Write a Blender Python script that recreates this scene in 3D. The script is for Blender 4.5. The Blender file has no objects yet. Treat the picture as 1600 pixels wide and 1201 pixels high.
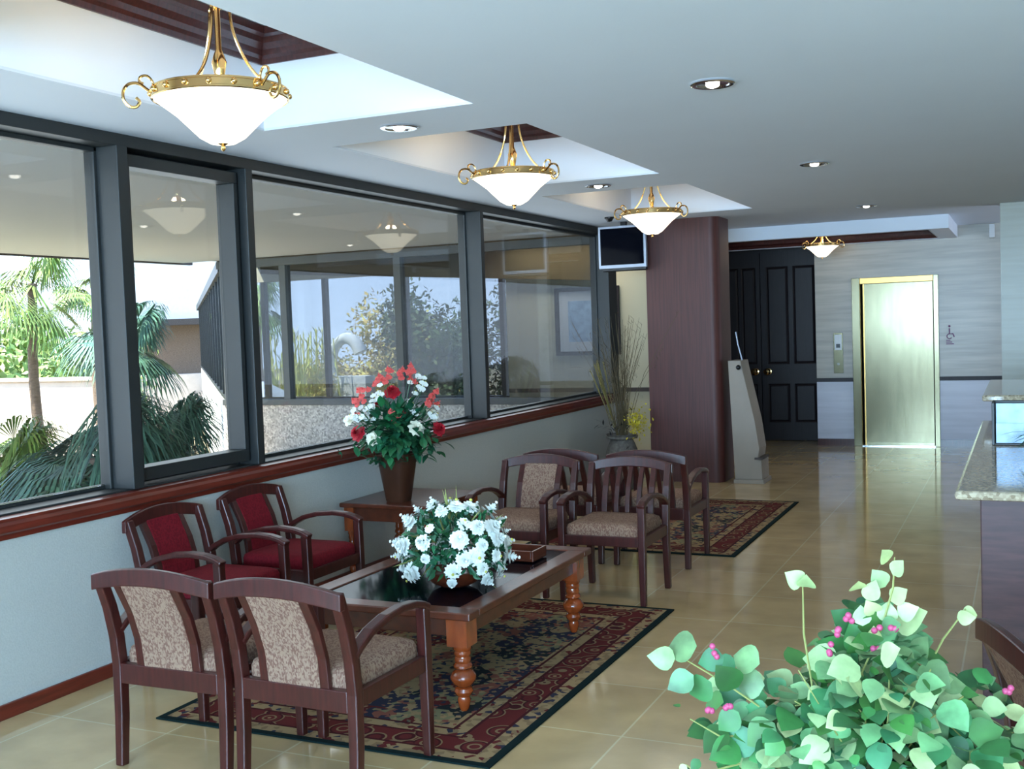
import bpy, math, random
from mathutils import Vector, Matrix
random.seed(7)
PI = math.pi
scn = bpy.context.scene
C = scn.collection
def s2l(c):
    return tuple(((v/12.92) if v <= 0.04045 else ((v+0.055)/1.055)**2.4) for v in [x/255 for x in c])
# ------------------------------------------------------------------ camera
YAW, PITCH, ROLL = math.radians(24.896), math.radians(-2.912), math.radians(-2.009)
r_ = Vector((math.cos(YAW), math.sin(YAW), 0))
w_ = Vector((-math.sin(YAW)*math.cos(PITCH), math.cos(YAW)*math.cos(PITCH), math.sin(PITCH)))
u_ = r_.cross(w_)
cR, sR = math.cos(ROLL), math.sin(ROLL)
rr = cR*r_ + sR*u_; uu = -sR*r_ + cR*u_
cd = bpy.data.cameras.new('camera'); cam = bpy.data.objects.new('camera', cd); C.objects.link(cam)
cd.sensor_width = 36; cd.sensor_fit = 'HORIZONTAL'; cd.lens = 36*1728.7/1600; cd.clip_start = .05; cd.clip_end = 300
M = Matrix(((rr.x, uu.x, -w_.x, 0), (rr.y, uu.y, -w_.y, 0), (rr.z, uu.z, -w_.z, 1.67), (0, 0, 0, 1)))
cam.matrix_world = M
scn.camera = cam
# ------------------------------------------------------------------ world, sun, exposure
scn.view_settings.view_transform = 'Standard'; scn.view_settings.look = 'None'
scn.view_settings.gamma = 1; scn.view_settings.use_curve_mapping = False
scn.view_settings.exposure = 0.56
W = bpy.data.worlds.new('world'); scn.world = W; W.use_nodes = True
nt = W.node_tree; bg = nt.nodes['Background']
tc = nt.nodes.new('ShaderNodeTexCoord'); sx = nt.nodes.new('ShaderNodeSeparateXYZ'); cr = nt.nodes.new('ShaderNodeValToRGB')
nt.links.new(tc.outputs['Generated'], sx.inputs[0]); nt.links.new(sx.outputs['Z'], cr.inputs[0]); nt.links.new(cr.outputs[0], bg.inputs[0])
cr.color_ramp.elements[0].position = 0.0; cr.color_ramp.elements[0].color = (.42, .50, .62, 1)
cr.color_ramp.elements[1].position = .35; cr.color_ramp.elements[1].color = (.21, .32, .53, 1)
bg.inputs[1].default_value = 4.7
sl = bpy.data.lights.new('sun', 'SUN'); sl.energy = 13; sl.angle = math.radians(.6); sl.color = (1, .95, .85)
so = bpy.data.objects.new('sun', sl); C.objects.link(so)
so.rotation_euler = Vector((-.5, -.42, 1.0)).to_track_quat('Z', 'Y').to_euler()
def area(name, loc, rot, sx_, sy_, e, col):
    l = bpy.data.lights.new(name, 'AREA'); l.shape = 'RECTANGLE'; l.size = sx_; l.size_y = sy_; l.energy = e; l.color = col
    o = bpy.data.objects.new(name, l); C.objects.link(o); o.location = loc; o.rotation_euler = rot; return o
# added fill lamp for daylight from behind the camera, tilted up at the ceiling, and sky light falling through the window band
area('rear_fill_light', (-.4, -3.3, 1.75), (math.radians(118), 0, 0), 6.6, 1.3, 820, (.46, .73, 1))
area('daylight_window', (-4.7, 6.3, 1.75), (0, math.radians(-82), 0), 1.7, 9.5, 62, (.78, .90, 1))

area('corridor_fill_light', (-5.2, 12.5, 2.70), (0, 0, 0), 1.4, .3, 12, (1, .97, .9))  # unseen light without a fixture, added to brighten the beige corridor wall

# ------------------------------------------------------------------ materials
def newmat(name):
    m = bpy.data.materials.new(name); m.use_nodes = True
    return m, m.node_tree.nodes, m.node_tree.links, m.node_tree.nodes['Principled BSDF']
def pbr(name, col, rough=.5, metal=0, spec=.5, noise=None, bump=0, coat=0, sub=None, emis=None, estr=0):
    """noise = (scale, amount, stretch xyz)"""
    m, N, L, P = newmat(name)
    c = s2l(col)
    P.inputs['Base Color'].default_value = (*c, 1); P.inputs['Roughness'].default_value = rough
    P.inputs['Metallic'].default_value = metal; P.inputs['Specular IOR Level'].default_value = spec
    P.inputs['Coat Weight'].default_value = coat; P.inputs['Coat Roughness'].default_value = .08
    if emis: P.inputs['Emission Color'].default_value = (*emis, 1); P.inputs['Emission Strength'].default_value = estr
    if noise:
        sc, am, st = noise
        t = N.new('ShaderNodeTexCoord'); mp = N.new('ShaderNodeMapping'); mp.inputs['Scale'].default_value = st
        n = N.new('ShaderNodeTexNoise'); n.inputs['Scale'].default_value = sc; n.inputs['Detail'].default_value = 6
        rp = N.new('ShaderNodeValToRGB')
        rp.color_ramp.elements[0].position = .3; rp.color_ramp.elements[1].position = .7
        rp.color_ramp.elements[0].color = (*[v*(1-am) for v in c], 1); rp.color_ramp.elements[1].color = (*[min(1, v*(1+am)) for v in c], 1)
        L.new(t.outputs['Object'], mp.inputs[0]); L.new(mp.outputs[0], n.inputs[0]); L.new(n.outputs[0], rp.inputs[0]); L.new(rp.outputs[0], P.inputs['Base Color'])
        if bump:
            b = N.new('ShaderNodeBump'); b.inputs['Strength'].default_value = bump; b.inputs['Distance'].default_value = .01
            L.new(n.outputs[0], b.inputs['Height']); L.new(b.outputs[0], P.inputs['Normal'])
    return m
MT = {}
MT['ceil'] = pbr('ceiling_paint', (210, 218, 230), .9, noise=(1.5, .015, (1, 1, 1)))
MT['coffer'] = pbr('coffer_paint', (228, 234, 244), .8)
MT['wallp'] = pbr('vinyl_wallcovering', (176, 178, 174), .85, noise=(110, .05, (1, 1, 1)), bump=.18)
MT['beige'] = pbr('beige_paint', (206, 200, 172), .85)
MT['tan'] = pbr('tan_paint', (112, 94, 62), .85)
MT['cherry'] = pbr('cherry_wood', (60, 20, 17), .34, noise=(6, .35, (12, 12, 1.2)), coat=.1)
MT['cherry_d'] = pbr('dark_cherry_wood', (70, 34, 32), .3, noise=(5, .35, (14, 14, .8)), coat=.3)
MT['sillw'] = pbr('red_sill_wood', (98, 34, 22), .38, noise=(5, .3, (10, .8, 10)), coat=.2)
MT['tablew'] = pbr('walnut_table_wood', (84, 38, 22), .3, noise=(6, .35, (3, 3, 3)), coat=.2)
MT['tableleg'] = pbr('orange_turned_wood', (138, 62, 26), .22, noise=(8, .3, (3, 3, 1)), coat=.6)
MT['column'] = pbr('mahogany_veneer', (82, 42, 38), .5, noise=(4, .25, (16, 16, .5)))
MT['doorw'] = pbr('near_black_door_wood', (30, 21, 25), .5, noise=(5, .3, (12, 12, .6)))
MT['counterw'] = pbr('purple_brown_wood', (66, 38, 38), .4, noise=(4, .3, (2, 2, 14)))
MT['frame'] = pbr('dark_bronze_aluminium', (40, 43, 44), .45, metal=.15, noise=(3, .08, (1, 1, 1)))
MT['framel'] = pbr('grey_aluminium', (84, 88, 88), .45, metal=.3)
MT['brass'] = pbr('polished_brass', (232, 196, 134), .14, metal=1)
MT['brassd'] = pbr('satin_brass', (112, 106, 84), .20, metal=1, noise=(2.2, .10, (6, 1, 1)))
MT['goldj'] = pbr('gold_jamb', (190, 152, 92), .28, metal=1)
MT['chrome'] = pbr('chrome', (220, 222, 226), .12, metal=1)
MT['silver'] = pbr('silver_plastic', (176, 184, 200), .35, metal=.3)
MT['black'] = pbr('black_plastic', (14, 15, 18), .3)
MT['screen'] = pbr('dark_screen', (6, 8, 18), .08, spec=.1)
MT['white'] = pbr('white_plastic', (225, 228, 230), .5)
MT['stand'] = pbr('grey_beige_laminate', (150, 138, 126), .55, noise=(4, .06, (1, 1, 1)))
MT['mat'] = pbr('picture_mat', (225, 228, 235), .5)
MT['mum'] = pbr('white_petal', (240, 246, 242), .6)
MT['mumc'] = pbr('yellow_green_flower_centre', (190, 190, 90), .7)
MT['red'] = pbr('red_petal', (176, 22, 40), .6)
MT['coral'] = pbr('coral_petal', (226, 96, 92), .6)
MT['cream'] = pbr('cream_petal', (238, 236, 214), .6)
MT['yel'] = pbr('yellow_petal', (196, 178, 44), .6)
MT['leafd'] = pbr('dark_green_leaf', (30, 92, 62), .5, noise=(9, .35, (1, 1, 1)))
MT['leafm'] = pbr('mint_green_leaf', (98, 148, 96), .5, noise=(16, .4, (1, 1, 1)))
MT['leafp'] = pbr('pale_mint_leaf', (156, 182, 126), .5, noise=(18, .3, (1, 1, 1)))
MT['leafg'] = pbr('deep_green_leaf', (52, 112, 64), .5, noise=(14, .3, (1, 1, 1)))
MT['stem'] = pbr('yellow_green_stem', (140, 146, 84), .6)
MT['berry'] = pbr('pink_berry', (178, 70, 110), .5)
MT['dry'] = pbr('dried_grass', (92, 80, 56), .8)
MT['feather'] = pbr('olive_feather', (120, 108, 56), .8)
MT['wicker'] = pbr('grey_wicker', (104, 98, 92), .7, noise=(40, .4, (1, 1, 1)), bump=.6)
MT['potw'] = pbr('bronze_brown_pot', (62, 36, 24), .3, noise=(5, .3, (1, 1, 1)))
MT['potr'] = pbr('dark_red_pot', (78, 26, 30), .35)
MT['soil'] = pbr('moss', (50, 70, 40), .9, noise=(30, .4, (1, 1, 1)))
def leafy(key, amt, hue=.03):
    m = MT[key]; N = m.node_tree.nodes; L = m.node_tree.links; P = N['Principled BSDF']; src = P.inputs['Base Color'].links[0].from_socket
    g = N.new('ShaderNodeNewGeometry'); h = N.new('ShaderNodeHueSaturation'); r1 = N.new('ShaderNodeMapRange'); r2 = N.new('ShaderNodeMapRange')
    r1.inputs[3].default_value = 1-amt; r1.inputs[4].default_value = 1+amt; r2.inputs[3].default_value = .5-hue; r2.inputs[4].default_value = .5+hue*.4
    L.new(g.outputs['Random Per Island'], r1.inputs[0]); ml = N.new('ShaderNodeMath'); ml.operation = 'MULTIPLY'; ml.inputs[1].default_value = 7.3; fr = N.new('ShaderNodeMath'); fr.operation = 'FRACT'
    L.new(g.outputs['Random Per Island'], ml.inputs[0]); L.new(ml.outputs[0], fr.inputs[0]); L.new(fr.outputs[0], r2.inputs[0])
    L.new(src, h.inputs['Color']); L.new(r1.outputs[0], h.inputs['Value']); L.new(r2.outputs[0], h.inputs['Hue']); L.new(h.outputs[0], P.inputs['Base Color'])
MT['stucco'] = pbr('white_stucco', (226, 226, 220), .9, noise=(12, .05, (1, 1, 1)))
MT['gwall'] = pbr('garden_wall_stucco', (222, 206, 190), .9, noise=(6, .06, (1, 1, 1)))
MT['ground'] = pbr('planting_ground', (120, 110, 84), .95, noise=(2, .3, (1, 1, 1)))
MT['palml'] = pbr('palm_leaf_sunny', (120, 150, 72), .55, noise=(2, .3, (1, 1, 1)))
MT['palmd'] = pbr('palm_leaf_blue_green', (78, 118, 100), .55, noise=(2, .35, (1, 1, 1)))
MT['bark'] = pbr('palm_bark', (118, 100, 84), .9, noise=(20, .3, (1, 1, 3)), bump=.6)
MT['bushd'] = pbr('dark_tree_leaf', (72, 92, 44), .6, noise=(1.2, .5, (1, 1, 1)))
MT['bushl'] = pbr('olive_tree_leaf', (206, 190, 96), .6, noise=(1.0, .35, (1, 1, 1)))
MT['bamb'] = pbr('yellow_bamboo', (212, 214, 110), .6, noise=(2, .2, (1, 1, 1)))
MT['dkband'] = pbr('dark_brown_fascia', (74, 66, 62), .7)
MT['bluepap'] = pbr('blue_white_leaflet', (170, 200, 236), .4, noise=(14, .25, (1, 1, 1)))
MT['sign'] = pbr('purple_sign', (120, 70, 110), .5)
MT['bulb'] = pbr('lit_bulb', (255, 250, 240), .5, emis=(1, .95, .85), estr=7)

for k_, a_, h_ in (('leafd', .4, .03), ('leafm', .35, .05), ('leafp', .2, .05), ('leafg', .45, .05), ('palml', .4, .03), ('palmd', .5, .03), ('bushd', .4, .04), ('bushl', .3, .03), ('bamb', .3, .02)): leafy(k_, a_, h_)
def mat_pebble():
    m, N, L, P = newmat('pebble_dash'); t = N.new('ShaderNodeTexCoord'); v = N.new('ShaderNodeTexVoronoi'); v.inputs['Scale'].default_value = 44
    rp = N.new('ShaderNodeValToRGB'); e = rp.color_ramp.elements
    e[0].color = (*s2l((140, 136, 132)), 1); e[1].color = (*s2l((238, 234, 226)), 1)
    L.new(t.outputs['Object'], v.inputs[0]); L.new(v.outputs['Color'], rp.inputs[0]); L.new(rp.outputs[0], P.inputs['Base Color']); P.inputs['Roughness'].default_value = .9
    return m
MT['pebble'] = mat_pebble()
def mat_floor():
    m, N, L, P = newmat('polished_travertine_tile'); t = N.new('ShaderNodeTexCoord')
    mp = N.new('ShaderNodeMapping'); mp.inputs['Location'].default_value = (.28, .1, 0)
    b = N.new('ShaderNodeTexBrick'); b.offset = 0; b.inputs['Scale'].default_value = 1; b.inputs['Brick Width'].default_value = .61; b.inputs['Row Height'].default_value = .61
    b.inputs['Mortar Size'].default_value = .005; b.inputs['Color1'].default_value = (*s2l((200, 174, 134)), 1); b.inputs['Color2'].default_value = (*s2l((188, 162, 120)), 1)
    b.inputs['Mortar'].default_value = (*s2l((206, 192, 156)), 1); b.inputs['Mortar Smooth'].default_value = .3
    n = N.new('ShaderNodeTexNoise'); n.inputs['Scale'].default_value = 3.5; n.inputs['Detail'].default_value = 8
    rp = N.new('ShaderNodeValToRGB'); rp.color_ramp.elements[0].color = (.80, .78, .75, 1); rp.color_ramp.elements[1].color = (1.05, 1.04, 1, 1)
    rp.color_ramp.elements[0].position = .3; rp.color_ramp.elements[1].position = .7
    mx = N.new('ShaderNodeMix'); mx.data_type = 'RGBA'; mx.blend_type = 'MULTIPLY'; mx.inputs[0].default_value = 1
    L.new(t.outputs['Object'], mp.inputs[0]); L.new(mp.outputs[0], b.inputs[0]); L.new(t.outputs['Object'], n.inputs[0]); L.new(n.outputs[0], rp.inputs[0])
    L.new(b.outputs[0], mx.inputs[6]); L.new(rp.outputs[0], mx.inputs[7]); L.new(mx.outputs[2], P.inputs['Base Color'])
    P.inputs['Roughness'].default_value = .10; P.inputs['Specular IOR Level'].default_value = .7
    return m
MT['floor'] = mat_floor()
def mat_marble(name, c1, c2, sc):
    m, N, L, P = newmat(name); t = N.new('ShaderNodeTexCoord')
    mp = N.new('ShaderNodeMapping'); mp.inputs['Scale'].default_value = (.6, .6, 9)
    n = N.new('ShaderNodeTexNoise'); n.inputs['Scale'].default_value = sc; n.inputs['Detail'].default_value = 5
    rp = N.new('ShaderNodeValToRGB'); rp.color_ramp.elements[0].position = .35; rp.color_ramp.elements[1].position = .65
    rp.color_ramp.elements[0].color = (*s2l(c1), 1); rp.color_ramp.elements[1].color = (*s2l(c2), 1)
    L.new(t.outputs['Object'], mp.inputs[0]); L.new(mp.outputs[0], n.inputs[0]); L.new(n.outputs[0], rp.inputs[0]); L.new(rp.outputs[0], P.inputs['Base Color'])
    P.inputs['Roughness'].default_value = .3
    return m
MT['marble'] = mat_marble('banded_grey_marble', (164, 156, 144), (184, 176, 162), 2.2)
MT['marblel'] = mat_marble('banded_pale_wainscot', (196, 196, 206), (208, 208, 218), 2.2)
MT['marbleg'] = mat_marble('banded_green_grey_marble', (142, 140, 124), (152, 150, 134), 2.2)
def mat_granite():
    m, N, L, P = newmat('speckled_granite'); t = N.new('ShaderNodeTexCoord'); v = N.new('ShaderNodeTexVoronoi'); v.inputs['Scale'].default_value = 90
    rp = N.new('ShaderNodeValToRGB'); rp.color_ramp.elements[0].color = (*s2l((120, 104, 84)), 1); rp.color_ramp.elements[1].color = (*s2l((196, 182, 156)), 1)
    L.new(t.outputs['Object'], v.inputs[0]); L.new(v.outputs['Color'], rp.inputs[0]); L.new(rp.outputs[0], P.inputs['Base Color'])
    P.inputs['Roughness'].default_value = .08
    return m
MT['granite'] = mat_granite()
def mat_fabric(name, ca, cb, sc=1):
    m, N, L, P = newmat(name); t = N.new('ShaderNodeTexCoord'); v = N.new('ShaderNodeTexVoronoi'); v.inputs['Scale'].default_value = 190*sc
    mp = N.new('ShaderNodeMapping'); mp.inputs['Scale'].default_value = (1, 1, .55)
    rp = N.new('ShaderNodeValToRGB'); rp.color_ramp.interpolation = 'LINEAR'
    rp.color_ramp.elements[0].position = .35; rp.color_ramp.elements[1].position = .6
    rp.color_ramp.elements[0].color = (*s2l(ca), 1); rp.color_ramp.elements[1].color = (*s2l(cb), 1)
    L.new(t.outputs['Object'], mp.inputs[0]); L.new(mp.outputs[0], v.inputs[0]); L.new(v.outputs['Color'], rp.inputs[0]); L.new(rp.outputs[0], P.inputs['Base Color'])
    P.inputs['Roughness'].default_value = .9; P.inputs['Specular IOR Level'].default_value = .2
    return m
MT['fabric'] = mat_fabric('taupe_patterned_fabric', (110, 80, 68), (142, 116, 98))
MT['fabricr'] = mat_fabric('burgundy_fabric', (92, 10, 22), (108, 16, 28), .8)
def mat_rug(Wd, Ln):
    m, N, L, P = newmat('persian_rug_pile'); t = N.new('ShaderNodeTexCoord'); s = N.new('ShaderNodeSeparateXYZ'); L.new(t.outputs['Object'], s.inputs[0])
    def mth(op, a, b=None):
        n = N.new('ShaderNodeMath'); n.operation = op
        for i, v in enumerate((a, b)):
            if v is None: continue
            if isinstance(v, (int, float)): n.inputs[i].default_value = v
            else: L.new(v, n.inputs[i])
        return n.outputs[0]
    ax = mth('SUBTRACT', Wd/2, mth('ABSOLUTE', s.outputs[0])); ay = mth('SUBTRACT', Ln/2, mth('ABSOLUTE', s.outputs[1]))
    d = mth('MINIMUM', ax, ay)
    def ramp(inp, stops, interp='CONSTANT'):
        r = N.new('ShaderNodeValToRGB'); r.color_ramp.interpolation = interp; e = r.color_ramp.elements
        while len(e) < len(stops): e.new(.5)
        for i, (p, c) in enumerate(stops): e[i].position = p; e[i].color = (*s2l(c), 1)
        L.new(inp, r.inputs[0]); return r.outputs[0]
    tan, tan2, red, dred, navy, blk, ol, rust = (138, 116, 84), (118, 98, 72), (84, 32, 31), (60, 22, 25), (44, 44, 58), (34, 38, 40), (112, 108, 80), (116, 70, 58)
    v1 = N.new('ShaderNodeTexVoronoi'); v1.inputs['Scale'].default_value = 34; L.new(t.outputs['Object'], v1.inputs[0])
    sm = N.new('ShaderNodeSeparateColor'); L.new(v1.outputs['Color'], sm.inputs[0])
    speck = ramp(sm.outputs[0], [(0, tan), (.55, tan2), (.78, red), (.9, navy)])
    v2 = N.new('ShaderNodeTexVoronoi'); v2.inputs['Scale'].default_value = 9; v2.distance = 'EUCLIDEAN'; L.new(t.outputs['Object'], v2.inputs[0])
    motif = ramp(v2.outputs['Distance'], [(0, tan), (.09, red), (.22, tan2), (.30, red), (.46, dred), (.54, tan2), (.60, red)])
    v3 = N.new('ShaderNodeTexVoronoi'); v3.inputs['Scale'].default_value = 6.5; v3.distance = 'MANHATTAN'; L.new(t.outputs['Object'], v3.inputs[0])
    s3 = N.new('ShaderNodeSeparateColor'); L.new(v3.outputs['Color'], s3.inputs[0])
    big = ramp(s3.outputs[0], [(0, navy), (.24, tan), (.42, ol), (.58, red), (.72, rust), (.86, blk)])
    n4 = N.new('ShaderNodeTexVoronoi'); n4.inputs['Scale'].default_value = 42; L.new(t.outputs['Object'], n4.inputs[0])
    s4 = N.new('ShaderNodeSeparateColor'); L.new(n4.outputs['Color'], s4.inputs[0])
    det = ramp(s4.outputs[1], [(0, tan), (.3, navy), (.5, rust), (.7, ol), (.85, tan2)])
    fm = N.new('ShaderNodeMix'); fm.data_type = 'RGBA'; L.new(ramp(s4.outputs[2], [(0, (0, 0, 0)), (.55, (255, 255, 255))]), fm.inputs[0]); L.new(big, fm.inputs[6]); L.new(det, fm.inputs[7])
    def band(lo, a, b):   # d<lo -> a else b
        c = mth('GREATER_THAN', d, lo); mx = N.new('ShaderNodeMix'); mx.data_type = 'RGBA'; L.new(c, mx.inputs[0])
        for i, v in ((6, a), (7, b)):
            if isinstance(v, tuple): mx.inputs[i].default_value = (*s2l(v), 1)
            else: L.new(v, mx.inputs[i])
        return mx.outputs[2]
    o = band(.325, dred, fm.outputs[2]); o = band(.31, speck, o); o = band(.25, dred, o); o = band(.235, motif, o); o = band(.115, dred, o); o = band(.10, speck, o); o = band(.035, (14, 30, 30), o)
    L.new(o, P.inputs['Base Color']); P.inputs['Roughness'].default_value = .95; P.inputs['Specular IOR Level'].default_value = .1
    return m
MT['rug'] = mat_rug(1.64, 2.46)
def mat_glass(name, tint, k=1.0, ior=1.5):
    m, N, L, P = newmat(name); N.remove(P); out = N['Material Output']
    tr = N.new('ShaderNodeBsdfTransparent'); tr.inputs[0].default_value = (*tint, 1); gl = N.new('ShaderNodeBsdfGlossy'); gl.inputs['Roughness'].default_value = 0.0
    # Schlick reflectance that is the same from both sides of the pane
    ge = N.new('ShaderNodeNewGeometry'); dt = N.new('ShaderNodeVectorMath'); dt.operation = 'DOT_PRODUCT'; L.new(ge.outputs['Incoming'], dt.inputs[0]); L.new(ge.outputs['Normal'], dt.inputs[1])
    def mth(op, x, y=None):
        n = N.new('ShaderNodeMath'); n.operation = op; n.use_clamp = op == 'MULTIPLY_ADD'
        for i, v in enumerate((x, y)):
            if v is None: continue
            if isinstance(v, (int, float)): n.inputs[i].default_value = v
            else: L.new(v, n.inputs[i])
        return n
    p5 = mth('POWER', mth('SUBTRACT', 1, mth('ABSOLUTE', dt.outputs['Value']).outputs[0]).outputs[0], 5)
    ma = mth('MULTIPLY_ADD', p5.outputs[0], .96*k); ma.inputs[2].default_value = .04*k
    mx = N.new('ShaderNodeMixShader'); L.new(ma.outputs[0], mx.inputs[0]); L.new(tr.outputs[0], mx.inputs[1]); L.new(gl.outputs[0], mx.inputs[2]); L.new(mx.outputs[0], out.inputs[0])
    return m
MT['glass'] = mat_glass('window_glass', (.96, .98, .98), .9)
MT['glasst'] = mat_glass('tinted_glass', (.66, .68, .70), .8)
def mat_bowl():
    m, N, L, P = newmat('lit_alabaster_bowl')
    P.inputs['Base Color'].default_value = (*s2l((250, 240, 215)), 1); P.inputs['Roughness'].default_value = .35
    lw = N.new('ShaderNodeLayerWeight'); lw.inputs[0].default_value = .35; rp = N.new('ShaderNodeValToRGB')
    P.inputs['Emission Color'].default_value = (1, .88, .66, 1); P.inputs['Emission Strength'].default_value = 1.6
    return m
MT['bowl'] = mat_bowl()

# ------------------------------------------------------------------ mesh helpers
class MB:
    def __init__(s): s.v = []; s.f = []; s.mi = []; s.m = 0
    def face(s, idx): s.f.append(idx); s.mi.append(s.m)
    def box(s, x0, x1, y0, y1, z0, z1):
        b = len(s.v); s.v += [Vector(p) for p in ((x0, y0, z0), (x1, y0, z0), (x1, y1, z0), (x0, y1, z0), (x0, y0, z1), (x1, y0, z1), (x1, y1, z1), (x0, y1, z1))]
        for q in ((3, 2, 1, 0), (4, 5, 6, 7), (0, 1, 5, 4), (1, 2, 6, 5), (2, 3, 7, 6), (3, 0, 4, 7)): s.face([b+i for i in q])
        return s
    def quad(s, *p):
        b = len(s.v); s.v += [Vector(q) for q in p]; s.face(list(range(b, b+len(p)))); return s
    def ring_loft(s, rings, closed=True, caps=True):
        b = len(s.v); n = len(rings[0])
        for r in rings: s.v += [Vector(p) for p in r]
        for i in range(len(rings)-1):
            for j in range(n if closed else n-1):
                k = (j+1) % n; s.face([b+i*n+j, b+i*n+k, b+(i+1)*n+k, b+(i+1)*n+j])
        if caps and closed:
            s.face([b+j for j in range(n)][::-1]); s.face([b+(len(rings)-1)*n+j for j in range(n)])
        return s
    def sweep(s, path, w, h, side, taper=None):
        """rectangular section: w along side, h along normal"""
        path = [Vector(p) for p in path]; side = Vector(side).normalized(); rings = []
        for i, p in enumerate(path):
            t = (path[min(i+1, len(path)-1)]-path[max(i-1, 0)]).normalized()
            sd = (side - t*side.dot(t)).normalized(); n = t.cross(sd)
            k = taper[i] if taper else 1
            a, c = sd*w/2*k, n*h/2*k
            rings.append([p-a-c, p+a-c, p+a+c, p-a+c])
        return s.ring_loft(rings)
    def tube(s, path, r, n=8, caps=True):
        path = [Vector(p) for p in path]; rings = []
        up = Vector((0, 0, 1)); t0 = (path[1]-path[0]).normalized()
        if abs(t0.dot(up)) > .9: up = Vector((1, 0, 0))
        sd = (up - t0*up.dot(t0)).normalized()
        for i, p in enumerate(path):
            t = (path[min(i+1, len(path)-1)]-path[max(i-1, 0)]).normalized()
            sd = (sd - t*sd.dot(t)).normalized(); q = t.cross(sd)
            rad = r[i] if isinstance(r, (list, tuple)) else r
            rings.append([p + sd*math.cos(a)*rad + q*math.sin(a)*rad for a in [2*PI*j/n for j in range(n)]])
        return s.ring_loft(rings, caps=caps)
    def lathe(s, prof, c=(0, 0, 0), n=24, caps=True):
        c = Vector(c)
        return s.ring_loft([[c+Vector((math.cos(2*PI*j/n)*max(r, 1e-4), math.sin(2*PI*j/n)*max(r, 1e-4), z)) for j in range(n)] for r, z in prof], caps=caps)
    def prism(s, poly, axis, a, b):
        def P(u, v, w): return {'y': (u, w, v), 'x': (w, u, v), 'z': (u, v, w)}[axis]
        return s.ring_loft([[P(u, v, a) for u, v in poly], [P(u, v, b) for u, v in poly]])
    def ball(s, c, r, n=10, m=6, sz=1):
        return s.lathe([(r*math.sin(PI*i/m), c[2]-r*sz*math.cos(PI*i/m)) for i in range(m+1)], (c[0], c[1], 0), n, caps=False)
    def build(s, name, mat, parent=None, bevel=0, smooth=False, angle=40, thick=0):
        me = bpy.data.meshes.new(name); me.from_pydata([tuple(v) for v in s.v], [], s.f); me.validate()
        mats = mat if isinstance(mat, (list, tuple)) else [mat]
        for k in mats: me.materials.append(MT[k])
        if len(mats) > 1 and len(me.polygons) == len(s.mi): me.polygons.foreach_set('material_index', s.mi)
        import bmesh
        if s.recalc:
            bm = bmesh.new(); bm.from_mesh(me); bmesh.ops.recalc_face_normals(bm, faces=bm.faces); bm.to_mesh(me); bm.free()
        if smooth:
            me.polygons.foreach_set('use_smooth', [True]*len(me.polygons)); me.set_sharp_from_angle(angle=math.radians(angle))
        me.update()
        o = bpy.data.objects.new(name, me); C.objects.link(o)
        if parent: o.parent = parent
        if bevel:
            b = o.modifiers.new('bevel', 'BEVEL'); b.width = bevel; b.segments = 2; b.limit_method = 'ANGLE'; b.angle_limit = math.radians(40)
        return o
    recalc = True
def tag(o, label, cat, group=None, kind=None):
    o['label'] = label; o['category'] = cat
    if group: o['group'] = group
    if kind: o['kind'] = kind
    return o
def thing(name, label, cat, loc, rz=0, group=None):
    o = bpy.data.objects.new(name, None); C.objects.link(o); o.location = loc; o.rotation_euler = (0, 0, rz); o.empty_display_size = .1
    return tag(o, label, cat, group)
def struct(o, label=None, cat=None):
    o['kind'] = 'structure'
    if label: o['label'] = label; o['category'] = cat
    return o
def copy_tree(o, parent=None):
    c = o.copy(); C.objects.link(c)
    if parent: c.parent = parent
    for ch in list(o.children): copy_tree(ch, c)
    return c
def dup(o, loc, rz, label, group=None):
    c = copy_tree(o); c.location = loc; c.rotation_euler = (0, 0, rz); c['label'] = label
    if group: c['group'] = group
    return c

# ------------------------------------------------------------------ the room
XW = -4.17; H = 2.74; YE = 14.75
struct(MB().box(-10.0, 3.4, -3.4, 15.6, -.12, 0).build('floor', 'floor'), 'polished tan travertine tile floor of the lobby', 'floor')
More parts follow.
